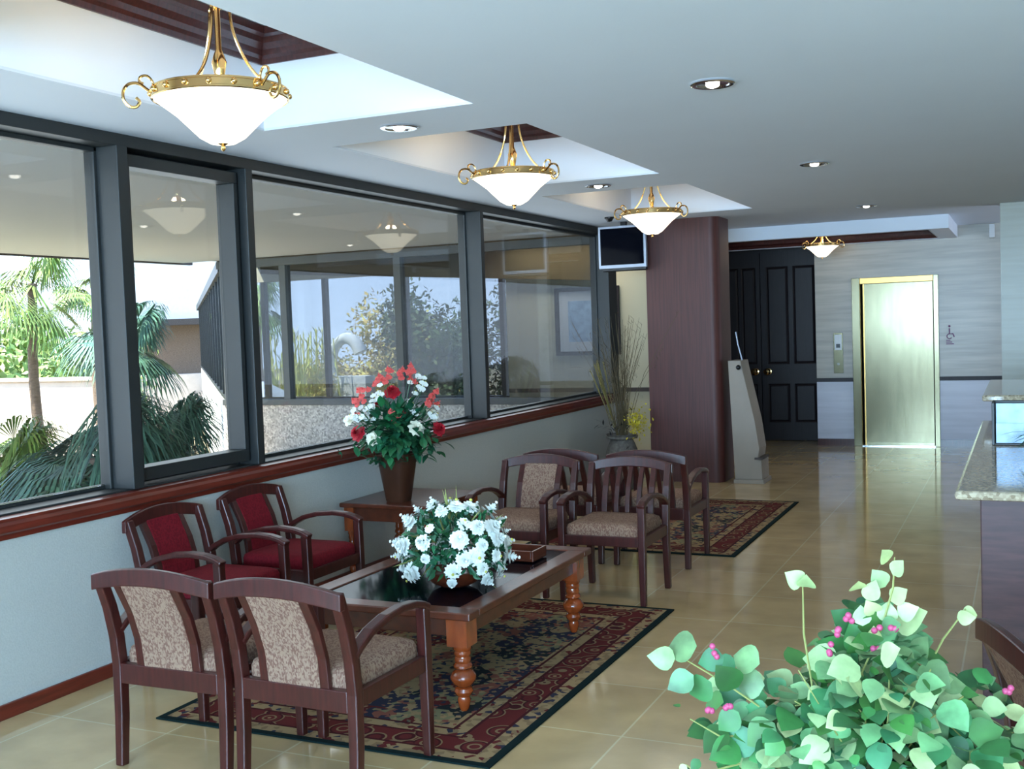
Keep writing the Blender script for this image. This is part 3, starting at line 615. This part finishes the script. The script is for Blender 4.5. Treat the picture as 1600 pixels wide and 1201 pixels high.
downlight(-2.95, 5.07, 'recessed spotlight between the first two ceiling coffers')
downlight(-2.95, 8.05, 'recessed spotlight between the second and third ceiling coffers')

# ------------------------------------------------------------------ chairs
def make_chair(name, label, loc, rz, back='panel', fab='fabric', group=None):
    """faces +Y, origin on the floor"""
    t = thing(name, label, 'armchair', loc, rz, group); wd = 'cherry'; hx = .255
    for sx1 in (-1, 1):
        x = sx1*hx
        MB().sweep([(x, -.245, 0), (x, -.232, .2), (x, -.228, .40), (x, -.24, .52), (x*1.0, -.268, .64), (x*1.005, -.315, .775)], .044, .046, (1, 0, 0), [.85, .95, 1, 1, .95, .9]).build('rear_leg', wd, t, bevel=.006)
        MB().sweep([(x, .25, 0), (x, .248, .25), (x, .245, .45), (x, .242, .598)], .044, .044, (1, 0, 0), [.8, .95, 1, 1]).build('front_leg', wd, t, bevel=.006)
        MB().sweep([(x, -.238, .535), (x, -.20, .563), (x, -.13, .597), (x, -.03, .622), (x, .08, .632), (x, .17, .625), (x, .225, .612), (x, .268, .592)], .05, .028, (1, 0, 0)).build('armrest', wd, t, bevel=.008)
    f = MB(); f.box(-.235, .235, -.25, -.215, .33, .41).box(-.235, .235, .225, .258, .35, .41).box(-.27, -.242, -.22, .235, .345, .41).box(.242, .27, -.22, .235, .345, .41)
    f.build('seat_frame', wd, t, bevel=.004)
    n = 16; top, bot = [], []; rings = []
    for i in range(n+1):
        u = -1+2*i/n; x = u*.283; yb = -.318-.028*(1-u*u); zt = .778+.042*(1-u*u); hh = .062+.006*(1-u*u)
        rings.append([(x, yb-.015, zt-hh), (x, yb+.015, zt-hh+.002), (x, yb+.012, zt), (x, yb-.014, zt)])
    MB().ring_loft(rings).build('crest_rail', wd, t, bevel=.005)
    def bar(x, w, nm='back_stile'):
        u = x/.283; yb = -.318-.028*(1-u*u)
        MB().sweep([(x, -.232, .40), (x, -.244, .52), (x, -.272+.3*(yb+.318), .63), (x, yb, .75)], w, .022, (1, 0, 0)).build(nm, wd, t, bevel=.003)
    if back == 'panel':
        bar(-.135, .04); bar(.135, .04)
        rg = []
        for z, y in ((.405, -.232), (.52, -.246), (.63, -.282), (.758, -.343)): rg.append([(-.117, y-.015, z), (.117, y-.015, z), (.117, y+.017, z), (-.117, y+.017, z)])
        MB().ring_loft(rg).build('back_panel', fab, t, bevel=.006)
    else:
        for x in (-.155, .155): bar(x, .036)
        for x in (-.075, 0, .075): bar(x, .03, 'back_slat')
    c = MB(); rg = []
    for z, k in ((.395, .97), (.41, 1.0), (.445, 1.0), (.465, .97), (.478, .86), (.482, .5)):
        pts = []
        for (cx, cy, a0) in ((.2, .2, 0), (-.2, .2, 1), (-.2, -.175, 2), (.2, -.175, 3)):
            for q in range(5):
                a = PI/2*(a0+q/4); pts.append(((cx+.038*math.cos(a))*k, (cy+.045*math.sin(a))*k+.0, z))
        rg.append(pts)
    c.ring_loft(rg); c.build('seat_cushion', fab, t, smooth=True, angle=50)
    return t
near1 = make_chair('guest_armchair', 'taupe panel back armchair seen from behind, at the far left of the near pair', (-3.005, 3.48, 0), math.radians(1), group='armchairs around the coffee table')
dup(near1, (-2.405, 3.48, 0), math.radians(-2), 'taupe panel back armchair seen from behind, nearest the rug edge in the bottom foreground', 'armchairs around the coffee table')
bur = make_chair('guest_armchair', 'burgundy upholstered armchair under the sash window, nearer to the camera', (-3.75, 4.41, 0), -PI/2, fab='fabricr', group='burgundy armchairs under the windows')
dup(bur, (-3.75, 5.12, 0), -PI/2, 'burgundy upholstered armchair next to the wooden end table', 'burgundy armchairs under the windows')
slat = make_chair('guest_armchair', 'slat back armchair facing the camera at the far end of the coffee table', (-2.31, 6.42, 0), PI, 'slat', group='armchairs around the coffee table')
dup(near1, (-2.95, 6.45, 0), PI, 'taupe panel back armchair facing the camera beside the end table', 'armchairs around the coffee table')
dup(slat, (-2.335, 7.46, 0), 0, 'slat back armchair turned to the far rug, nearer the aisle', 'armchairs on the far rug')
dup(slat, (-2.96, 7.46, 0), 0, 'slat back armchair turned to the far rug, nearer the window wall', 'armchairs on the far rug')
dup(near1, (.27, 3.30, 0), math.radians(-70), 'armchair partly cut off at the right edge before the reception counter', 'armchairs by the reception counter')
# ------------------------------------------------------------------ rugs
def rug(x, y, label):
    o = MB().box(-.82, .82, -1.23, 1.23, .001, .009).build('area_rug', 'rug', bevel=.002); o.location = (x, y, 0); tag(o, label, 'rug', 'patterned rugs')
rug(-2.68, 4.91, 'red and tan patterned rug with dark green edge under the coffee table')
rug(-2.69, 8.89, 'red and tan patterned rug with dark green edge beyond the chairs, near the column')
# ------------------------------------------------------------------ tables
def turned_leg(h, x, y, parent, r=.036, name='turned_leg'):
    pr = [(.012, 0), (.018, .012), (.024, .05), (.02, .065), (.03, .075), (.034, .09), (.03, .105), (.022, .11), (.034, .12), (.046, .145), (.046, .16), (.036, .18), (.024, .19), (.034, .2), (.034, .21), (.027, .22), (.03, .235), (.027, .25), (.031, .262), (.029, .275), (.034, .285), (.034, .3)]
    k = h/.43; mb = MB(); mb.lathe([(a*r/.036, b*k) for a, b in pr], (x, y, 0), 20)
    q = r*1.1; mb.box(x-q, x+q, y-q, y+q, .3*k, h)
    mb.build(name, 'tableleg', parent, smooth=True, angle=35)
ct = thing('coffee_table', 'long wooden coffee table with turned legs and dark glass top on the near rug', 'coffee table', (-2.63, 4.865, .009))
TX, TY, TH = .475, .735, .452
mb = MB(); b_ = .10
pr = [(TX, .418), (TX+.004, .43), (TX, .444), (TX-.012, .452)]
mb.box(-TX, TX, -TY, -TY+b_, .418, TH).box(-TX, TX, TY-b_, TY, .418, TH).box(-TX, -TX+b_, -TY+b_, TY-b_, .418, TH).box(TX-b_, TX, -TY+b_, TY-b_, .418, TH)
mb.build('top_frame', 'tablew', ct, bevel=.006)
MB().box(-TX+b_, TX-b_, -TY+b_, TY-b_, .436, .446).build('glass_inset', 'screen', ct)
i_ = .06
MB().box(-TX+i_, TX-i_, -TY+i_, -TY+i_+.02, .33, .418).box(-TX+i_, TX-i_, TY-i_-.02, TY-i_, .33, .418).box(-TX+i_, -TX+i_+.02, -TY+i_, TY-i_, .33, .418).box(TX-i_-.02, TX-i_, -TY+i_, TY-i_, .33, .418).build('apron', 'tablew', ct, bevel=.003)
for sx1 in (-1, 1):
    for sy1 in (-1, 1): turned_leg(.418, sx1*(TX-.085), sy1*(TY-.085), ct, .045)
et = thing('end_table', 'square wooden end table with turned legs holding the red and white bouquet', 'end table', (-3.78, 6.47, 0))
EX, EY, EH = .35, .36, .555
MB().box(-EX, EX, -EY, EY, EH-.03, EH).build('table_top', 'tablew', et, bevel=.008)
MB().box(-EX+.04, EX-.04, -EY+.04, EY-.04, EH-.12, EH-.03).build('apron', 'tablew', et, bevel=.003)
for sx1 in (-1, 1):
    for sy1 in (-1, 1): turned_leg(EH-.03, sx1*(EX-.06), sy1*(EY-.06), et, .034)
# ------------------------------------------------------------------ flowers
def leaf(mb, base, d, up, L, Wd, bend=.3, fold=.25, shape=(0, .78, 1, .82, .45, 0)):
    base = Vector(base); d = Vector(d).normalized(); sd = d.cross(Vector(up)); sd = sd.normalized() if sd.length > 1e-4 else Vector((1, 0, 0)); n = sd.cross(d)
    k = len(shape)-1; b = len(mb.v)
    for i, w in enumerate(shape):
        tt = i/k; c = base+d*L*tt*(1-.15*bend*tt)-n*(bend*L*tt*tt*.5)
        if i in (0, k): mb.v.append(c)
        else:
            mb.v += [c-sd*Wd/2*w+n*fold*Wd*.5*w, c, c+sd*Wd/2*w+n*fold*Wd*.5*w]
    def id_(i, j): return b if i == 0 else (b+1+3*(i-1)+j)
    last = b+1+3*(k-1)
    for j in (0, 1): mb.face([b, id_(1, j+1), id_(1, j)])
    for i in range(1, k-1):
        for j in (0, 1): mb.face([id_(i, j), id_(i, j+1), id_(i+1, j+1), id_(i+1, j)])
    for j in (0, 1): mb.face([id_(k-1, j), id_(k-1, j+1), last])
def rdir(lo=-1, hi=1, rnd=random):
    while True:
        v = Vector((rnd.gauss(0, 1), rnd.gauss(0, 1), rnd.gauss(0, 1))).normalized()
        if lo <= v.z <= hi: return v
def bloom_mesh(r, rings, petals, mats, cup=.35, seed=0, wdf=1.0):
    rnd = random.Random(seed); mb = MB(); mb.recalc = False
    for q in range(rings):
        f = q/max(1, rings-1) if rings > 1 else 0; rad = r*(1-.62*f); el = .1+(1.1)*f*cup*2
        for k in range(petals if q < rings-1 or rings == 1 else max(5, petals*2//3)):
            a = 2*PI*(k+.5*(q % 2))/petals+rnd.uniform(-.1, .1); e = el+rnd.uniform(-.1, .1)
            d = Vector((math.cos(a)*math.cos(e), math.sin(a)*math.cos(e), math.sin(e)))
            leaf(mb, (0, 0, .008*q), d, (0, 0, 1), rad, rad*1.7*wdf*PI/petals, .25, .15, (0.3, .8, 1, .8, 0))
    mb.m = 1; mb.ball((0, 0, r*.12+.01*rings), r*.17, 8, 5, .7)
    return mb
def place_bloom(proto, parent, p, n, s=1):
    c = proto.copy(); C.objects.link(c); c.parent = parent; c.location = p; c.rotation_mode = 'QUATERNION'
    c.rotation_quaternion = Vector(n).to_track_quat('Z', 'Y'); c.scale = (s, s, s); return c
# white centrepiece on the coffee table
cx, cy, cz = -2.47, 4.60, .009+.452
fc = thing('flower_centrepiece', 'dome of white chrysanthemums and daisies in a low wooden bowl on the coffee table', 'flower arrangement', (cx, cy, cz))
MB().lathe([(.0, 0), (.07, 0), (.11, .02), (.135, .05), (.14, .075), (.13, .078), (.12, .06), (0, .055)], n=28).build('bowl', 'tablew', fc, smooth=True)
rnd = random.Random(5)
mb = MB(); mb.recalc = False
cc = Vector((0, 0, .17))
for k in range(900):
    d = rdir(-.45, 1, rnd); rr1 = rnd.uniform(.12, .225); p = cc+Vector((d.x*rr1*1.08, d.y*rr1*1.08, d.z*rr1*.95))
    v = (d+rdir(-1, 1, rnd)*.7).normalized(); leaf(mb, p, v, d+Vector((.01, .02, .3)), rnd.uniform(.035, .07), rnd.uniform(.012, .024), .4, .2)
mb.build('foliage', 'leafd', fc)
mb = MB(); mb.recalc = False
for k in range(26):
    d = rdir(-.3, 1, rnd)
    if k > 18: d = Vector((rnd.uniform(-.15, .15), rnd.uniform(-.15, .15), 1)).normalized()
    leaf(mb, cc+d*.12, d, (d.y, -d.x, .2), rnd.uniform(.15, .2), .012, .2, .2, (.5, 1, .9, .6, 0))
for (d, L) in (((.9, -.2, -.55), .2), ((.2, 1, -.05), .26), ((-.3, 1, 0), .24)):
    leaf(mb, cc+Vector(d)*.1, Vector(d), (0, 0, 1), L, .016, .1, .2, (.5, 1, .9, .6, 0))
mb.build('grass_blades', 'stem', fc)
mb = bloom_mesh(.044, 5, 15, None, .6, 1, 1.7); pm = mb.build('chrysanthemum', ['mum', 'mum'], fc)
mb = bloom_mesh(.044, 3, 14, None, .25, 2, 1.5); pdz = mb.build('daisy', ['mum', 'mumc'], fc)
first = {0: pm, 1: pdz}; used = set(); pts = []
tries = 0
while len(pts) < 62 and tries < 6000:
    tries += 1; d = rdir(-.5, .97, rnd); p = cc+Vector((d.x*.252, d.y*.252, d.z*.225))
    if all((p-q).length > .052 for q in pts):
        pts.append(p); w = 1 if rnd.random() < .35 else 0; s_ = rnd.choice((.62, .85, 1, 1.15))
        if w not in used:
            used.add(w); o = first[w]; o.location = p; o.rotation_mode = 'QUATERNION'; o.rotation_quaternion = d.to_track_quat('Z', 'Y'); o.scale = (s_,)*3
        else: place_bloom(first[w], fc, p, d, s_)
# small wooden box beside the flowers
tb = thing('wooden_tray', 'small brown wooden tray behind the white flowers on the coffee table', 'tray', (-2.47, 5.25, .461))
mb = MB().box(-.16, .16, -.09, .09, 0, .012).box(-.16, -.148, -.09, .09, .012, .055).box(.148, .16, -.09, .09, .012, .055).box(-.148, .148, -.09, -.078, .012, .055).box(-.148, .148, .078, .09, .012, .055)
mb.build('body', 'tablew', tb, bevel=.003)
MB().box(-.12, .12, -.05, .05, .012, .02).build('lining', 'doorw', tb)
# red and white bouquet on the end table
bx, by, bz = -3.77, 6.28, .555
fb_ = thing('bouquet_vase', 'tall bouquet of red, coral and white silk flowers in a brown tapered pot', 'flower arrangement', (bx, by, bz))
def sq(r): return [(r*math.copysign(abs(math.cos(a))**.6, math.cos(a)), r*math.copysign(abs(math.sin(a))**.6, math.sin(a))) for a in [2*PI*k/24 for k in range(24)]]
mb = MB(); mb.ring_loft([[(x, y, z) for x, y in sq(r)] for r, z in ((.07, 0), (.075, .01), (.118, .30), (.126, .305), (.126, .32), (.11, .32), (.10, .29))]); mb.build('pot', 'potw', fb_, smooth=True, angle=40)
mb = MB(); mb.recalc = False
c2 = Vector((0, 0, .44))
for k in range(900):
    d = rdir(-.35, 1, rnd); rr1 = rnd.uniform(.05, .25); p = c2+Vector((d.x*rr1*1.0, d.y*rr1*1.0, d.z*rr1*.9))
    if rnd.random() < .25: p = Vector((rnd.gauss(0, .12), rnd.gauss(0, .12), rnd.uniform(.27, .4)))
    v = (d+rdir(-1, 1, rnd)*.6).normalized(); leaf(mb, p, v, (0, 0.05, 1), rnd.uniform(.07, .12), rnd.uniform(.035, .055), .5, .2)
mb.build('foliage', 'leafd', fb_)
mb = MB(); st = []
def dd(x, z, y=0): return Vector((y, x, z))
# approximate offsets across (perpendicular to the view) and height above the table
acr = Vector((.82, .57, 0))
def off(a, z, dep=0): return acr*a+Vector((-.57, .82, 0))*(-dep)+Vector((0, 0, z))
mbr = bloom_mesh(.062, 5, 9, None, .6, 11, 1.5); pr_ = mbr.build('red_rose', ['red', 'red'], fb_)
mbw = bloom_mesh(.058, 3, 9, None, .5, 12, 1.3); pw_ = mbw.build('white_lily', ['cream', 'cream'], fb_)
mbc = bloom_mesh(.027, 3, 7, None, .6, 13, 1.2); pc_ = mbc.build('coral_blossom', ['coral', 'coral'], fb_)
mbb = bloom_mesh(.026, 2, 5, None, .4, 14, 1.3); pb_ = mbb.build('white_blossom', ['mum', 'mumc'], fb_)
def spot_(proto, lst, s=1):
    for i, (a, z, dep) in enumerate(lst):
        p = off(a, z, dep); n = (p-Vector((0, 0, .35))).normalized()+Vector((.25, -.5, .1))
        if i == 0: proto.location = p; proto.rotation_mode = 'QUATERNION'; proto.rotation_quaternion = n.to_track_quat('Z', 'Y')
        else: place_bloom(proto, fb_, p, n, rnd.uniform(.85, 1.1))
        st.append(p)
spot_(pr_, [(-.25, .47, .1), (-.02, .72, .08), (.27, .47, .1), (.05, .58, -.15), (-.1, .6, -.2), (.02, .38, -.2)])
spot_(pw_, [(-.16, .44, .16), (.12, .49, .16), (-.3, .55, 0), (.24, .56, 0)])
cor = []
for (a, z) in ((-.26, .68), (-.05, .86), (.04, .84), (.22, .66), (.0, .56), (-.09, .80), (.28, .68), (.1, .82), (-.2, .74)):
    for q in range(5): cor.append((a+rnd.gauss(0, .022), z+rnd.gauss(0, .03), rnd.gauss(.05, .05)))
spot_(pc_, cor)
wh = []
for (a, z) in ((-.16, .64), (-.2, .6), (.14, .74), (.18, .78), (.1, .62), (-.3, .58), (.26, .56), (-.13, .7)):
    for q in range(6): wh.append((a+rnd.gauss(0, .028), z+rnd.gauss(0, .03), rnd.gauss(.05, .04)))
spot_(pb_, wh)
mb = MB()
for p in st[::2]: mb.tube([(0, 0, .25), (p.x*.4, p.y*.4, .25+(p.z-.25)*.5), tuple(p)], .002, 4)
mb.build('stems', 'leafd', fb_)
# dried arrangement beside the column
vx, vy = -3.72, 10.62
dv = thing('dried_flower_vase', 'tall wicker floor vase of dried grasses, feathers and yellow flowers beside the column', 'flower arrangement', (vx, vy, 0))
MB().lathe([(.0, 0), (.12, 0), (.15, .1), (.17, .25), (.165, .38), (.13, .47), (.115, .50), (.15, .55), (.16, .56), (.12, .51), (0, .50)], n=24).build('vase', 'wicker', dv, smooth=True)
mb = MB(); mb.tube([(.15*math.cos(a), .15*math.sin(a), .53+.0*a) for a in [2*PI*k/24 for k in range(25)]], .014, 6, caps=False); mb.build('woven_rim', 'wicker', dv, smooth=True)
mb = MB(); rnd = random.Random(9); mb.recalc = False
for k in range(70):
    a = rnd.gauss(0, .16); b__ = rnd.gauss(0, .12); h = rnd.uniform(.75, 1.35); p0 = Vector((rnd.gauss(0, .03), rnd.gauss(0, .03), .45))
    p2 = Vector((a*1.2*h, b__*h, .45+h)); p1 = (p0+p2)/2+Vector((-a*.2, 0, .05)); mb.tube([p0, p1, p2], [.003, .0022, .0012], 4)
    for q in range(8):
        f = rnd.uniform(.45, 1); p = p0.lerp(p2, f); leaf(mb, p, Vector((rnd.gauss(0, .6), rnd.gauss(0, .6), 1)), (1, 0, 0), rnd.uniform(.04, .09), .006, .2, .1, (.5, 1, .6, 0))
mb.build('dried_grass', 'dry', dv)
mb = MB(); mb.recalc = False
for k in range(7):
    a = rnd.uniform(-.30, -.14); h = rnd.uniform(.6, .85); p0 = Vector((-.03, 0, .5)); p2 = Vector((a*1.1, rnd.uniform(-.05, .05), .5+h)); mb.tube([p0, (p0+p2)/2, p2], .004, 4)
    leaf(mb, p0.lerp(p2, .45), p2-p0, (0, -1, .2), h*.6, .016, .1, .1, (.2, .6, 1, .9, 0))
mb.build('feathers', 'feather', dv)
mb = MB(); mb.recalc = False
for k in range(330):
    c_ = Vector((.22+rnd.gauss(0, .05), -.14+rnd.gauss(0, .04), .70+rnd.gauss(0, .075))); leaf(mb, c_, rdir(-1, 1, rnd), (0, 0, 1), rnd.uniform(.02, .045), .02, .3, .2)
mb.build('yellow_flowers', 'yel', dv)['kind'] = 'stuff'
mb = MB(); mb.recalc = False
for k in range(60):
    c_ = Vector((rnd.gauss(0, .09), rnd.gauss(-.03, .06), .62+rnd.gauss(0, .08))); leaf(mb, c_, rdir(-.5, 1, rnd), (0, 0, 1), rnd.uniform(.06, .12), .018, .3, .2)
mb.build('dark_leaves', 'frame', dv)

# foreground silk plant on its pedestal pot
fx, fy, fz = -.33, 2.62, .0
fp = thing('silk_pothos_plant', 'large mint green silk plant with pink berries, in the bottom right foreground', 'potted plant', (fx, fy, 0))
MB().lathe([(0, 0), (.13, 0), (.14, .02), (.165, .50), (.185, .60), (.20, .605), (.20, .635), (.18, .635), (.17, .60), (0, .595)], n=32).build('planter', 'potr', fp, smooth=True, angle=35)
rnd = random.Random(21)
acr = Vector((math.cos(YAW-.2), math.sin(YAW-.2), 0)); dpt = Vector((-acr.y, acr.x, 0))
def offp(a, z, dep=0): return acr*a+dpt*dep+Vector((0, 0, z))
heart = (0, .7, .97, 1, .9, .68, .34, 0)
mbs = {'leafg': MB(), 'leafm': MB(), 'leafp': MB()}
for m_ in mbs.values(): m_.recalc = False
def put(p, kind=None, L=None, d=None, face=False):
    k = kind or rnd.choices(['leafg', 'leafm', 'leafp'], [.38, .40, .22])[0]
    L = L or rnd.uniform(.05, .088)
    if d is None:
        d = Vector((p.x, p.y, (p.z-.78)*.5)); d = (d.normalized()+rdir(-1, .6, rnd)*.7).normalized()
    up = (Vector((.15, -.55, .8))+rdir(-1, 1, rnd)*.45)
    if face: up = Vector((.15, -1, .35))+rdir(-1, 1, rnd)*.3
    leaf(mbs[k], p, d, up, L, L*rnd.uniform(.75, .92), rnd.uniform(.1, .6), rnd.uniform(.05, .3), heart)
for k in range(760):
    a = rnd.gauss(0, .15); dep = rnd.gauss(0, .12)
    lim = .80+.19*math.exp(-((a-.02)/.10)**2)
    z = rnd.uniform(.58, lim)
    if abs(a) > .36: continue
    if abs(a) > .2: z = rnd.uniform(.62, .80)
    put(offp(a, z, dep))
for k in range(420):
    a = rnd.gauss(0, .15); put(offp(a, rnd.uniform(.6, .74+.14*math.exp(-(a/.1)**2)), rnd.gauss(-.03, .11)), 'leafg', rnd.uniform(.02, .035))
# sprays reaching out of the mass
stems = MB(); bud = MB(); stems.recalc = False
def spray(pts_, leaves, kinds, L=(.045, .06)):
    pp = [offp(*p) for p in pts_]; stems.tube(pp, [.0024]*(len(pp)-1)+[.0014], 5)
    for (a, z, dep) in leaves: put(offp(a, z, dep), rnd.choice(kinds), rnd.uniform(*L), face=True)
spray([(-.03, .85, -.05), (.02, .97, -.06), (.045, 1.06, -.06), (.05, 1.13, -.06)], [(.035, 1.12, -.06), (.045, 1.09, -.06), (.03, 1.06, -.05), (.04, 1.03, -.06), (.01, 1.00, -.05), (.03, .98, -.06), (-.01, 1.03, -.06), (-.02, .97, -.05), (.0, .94, -.06), (.055, 1.0, -.06), (-.035, 1.055, -.06)], ['leafp'], (.04, .055))
spray([(-.13, .80, -.04), (-.15, .95, -.05), (-.15, 1.07, -.05)], [(-.15, 1.065, -.05), (-.14, 1.06, -.06)], ['leafp'], (.045, .055))
spray([(.12, .85, 0), (.16, .93, 0), (.21, 1.0, 0)], [(.2, .99, 0), (.19, .98, 0)], ['leafp'], (.04, .05))
spray([(-.2, .74, -.05), (-.33, .84, -.08), (-.42, .90, -.1)], [(-.44, .90, -.1), (-.39, .93, -.1), (-.40, .86, -.09), (-.36, .84, -.08), (-.33, .9, -.08), (-.3, .83, -.08), (-.25, .88, -.06), (-.24, .83, -.06), (-.3, .78, -.1)], ['leafg', 'leafm'], (.06, .085))
spray([(-.22, .72, -.05), (-.34, .72, -.1), (-.41, .76, -.1)], [(-.30, .70, -.1), (-.26, .72, -.1), (-.22, .68, -.12)], ['leafg', 'leafm'], (.07, .095))
spray([(-.3, .66, -.1), (-.39, .64, -.12), (-.42, .66, -.12)], [(-.42, .66, -.12)], ['leafp'], (.02, .03))
for k in range(34):
    a0 = rnd.gauss(0, .075); stems.tube([offp(a0*.3, .62, rnd.gauss(0, .05)), offp(a0*1.2, .78, rnd.gauss(0, .1)), offp(a0*1.9, rnd.uniform(.7, .92), rnd.gauss(-.03, .1))], .0018, 4)
for (a, z) in ((-.36, .78), (-.35, .92), (-.08, .96), (-.06, 1.0), (0, .97), (.0, .93), (.28, .84), (-.1, .93), (.04, .98), (-.32, .79)):
    bud = MB()
    for q in range(3): bud.ball((offp(a+rnd.gauss(0, .007), z+rnd.gauss(0, .007), -.10)), .0075, 8, 5)
    bud.build('berry_cluster', 'berry', fp, smooth=True)
for k, m_ in mbs.items(): m_.build({'leafg': 'dark_leaves', 'leafm': 'green_leaves', 'leafp': 'pale_leaves'}[k], k, fp, smooth=True, angle=60)
stems.build('stems', 'stem', fp)

# ------------------------------------------------------------------ wing picture, tv, stand, counter
pc = thing('framed_picture', 'dark framed picture with white mat on the corridor wall', 'picture', (-4.94, YB-.03, 1.30))
MB().box(-.43, .43, 0, .03, 0, .05).box(-.43, .43, 0, .03, .80, .85).box(-.43, -.37, 0, .03, .05, .80).box(.37, .43, 0, .03, .05, .80).build('frame', 'doorw', pc, bevel=.004)
MB().box(-.37, .37, .012, .02, .05, .80).build('mat', 'mat', pc)
MB().box(-.25, .25, .009, .012, .17, .68).build('print', 'bluepap', pc)
tv = thing('ceiling_television', 'flat television in silver frame hung from the ceiling beside the column', 'television', (-3.79, 11.0, 2.255))
MB().box(-.26, .26, .0, .05, 0, .44).build('casing', 'silver', tv, bevel=.006)
MB().box(-.235, .235, -.004, .0, .035, .415).build('screen', 'screen', tv)
MB().box(-.24, .24, .05, .12, -.03, .36).build('rear_housing', 'black', tv, bevel=.01)
MB().box(-.03, .03, .06, .10, .36, .49).build('mount', 'black', tv)
sc_ = thing('security_camera', 'tiny black dome camera on the ceiling before the television', 'camera', (-3.74, 10.5, H-.05))
MB().lathe([(.0, 0), (.025, .008), (.038, .03), (.04, .035), (0, .036)], n=16).build('dome', 'black', sc_, smooth=True); MB().lathe([(0, .035), (.048, .035), (.048, .05), (0, .05)], n=16).build('base', 'black', sc_, smooth=True)
ds = thing('display_stand', 'tapered grey beige display pedestal between the column and the double doors', 'display stand', (-2.72, 11.2, 0))
MB().prism([(.01, .04), (.29, .04), (.285, .24), (.25, .25), (.265, .36), (.225, .65), (.105, 1.20), (.095, 1.26), (-.035, 1.26)], 'y', -.0, .34).build('body', 'stand', ds, bevel=.006)
MB().prism([(0, 0), (.31, 0), (.305, .04), (0, .04)], 'y', -.02, .36).build('plinth', 'stand', ds, bevel=.004)
MB().prism([(.22, .25), (.30, .25), (.30, .27), (.22, .27)], 'y', -.03, .3).build('shelf', 'dkband', ds)
MB().tube([(.03, .1, 1.55), (.05, .1, 1.42), (.09, .1, 1.26)], .007, 6).build('antenna_strip', 'silver', ds)
k = MB(); k.ball((0, 0, 0), .026, 12, 8); kk = k.build('dark_knob', 'black', ds, smooth=True); kk.location = (.075, -.012, 1.19)
# reception counter
rc = thing('reception_counter', 'reception desk with purple brown wood front and speckled granite top', 'reception counter', (0, 4.1, 0))
MB().box(-.15, 1.6, .2, 2.72, .08, 1.02).build('cabinet', 'counterw', rc, bevel=.004)
MB().box(-.12, 1.6, .24, 2.70, 0, .08).build('kick_board', 'doorw', rc)
MB().box(-.225, 1.7, 0, 2.72, 1.02, 1.052).build('granite_top', 'granite', rc, bevel=.012)
lg = thing('reception_ledge', 'raised granite ledge at the far end of the reception desk', 'counter ledge', (0, 6.84, 0))
MB().box(-.17, 1.6, 0, 1.5, 0, 1.16).build('riser', 'granite', lg)
MB().box(-.22, 1.7, -.02, 1.55, 1.16, 1.195).build('ledge_top', 'granite', lg, bevel=.008)
bh = thing('brochure_holder', 'blue and white brochure display box on the granite counter', 'brochure holder', (.05, 5.6, 1.053))
MB().box(-.19, -.178, -.05, .12, 0, .195).box(-.178, .22, .1, .12, 0, .195).box(-.178, .22, -.05, .1, 0, .008).build('case', 'frame', bh, bevel=.002)
MB().box(-.172, .21, -.045, -.03, .01, .10).build('lower_leaflet', 'bluepap', bh)
MB().box(-.172, .21, -.02, -.008, .03, .19).build('upper_leaflet', 'bluepap', bh)
gp = thing('counter_plant', 'dark bladed leaves of a plant on the counter at the right edge', 'potted plant', (.07, 4.95, 1.053))
MB().lathe([(0, 0), (.05, 0), (.07, .09), (.075, .10), (.062, .10), (0, .09)], n=20).build('pot', 'potw', gp, smooth=True)
mb = MB(); mb.recalc = False; rnd = random.Random(31)
for k in range(46):
    a = rnd.uniform(0, 2*PI); d = Vector((math.cos(a), math.sin(a), rnd.uniform(.1, .9))); leaf(mb, (0, 0, .09), d, (0, 0, 1), rnd.uniform(.10, .19), .014, 1.1, .2, (.4, 1, .9, .6, 0))
mb.build('blades', 'leafd', gp)
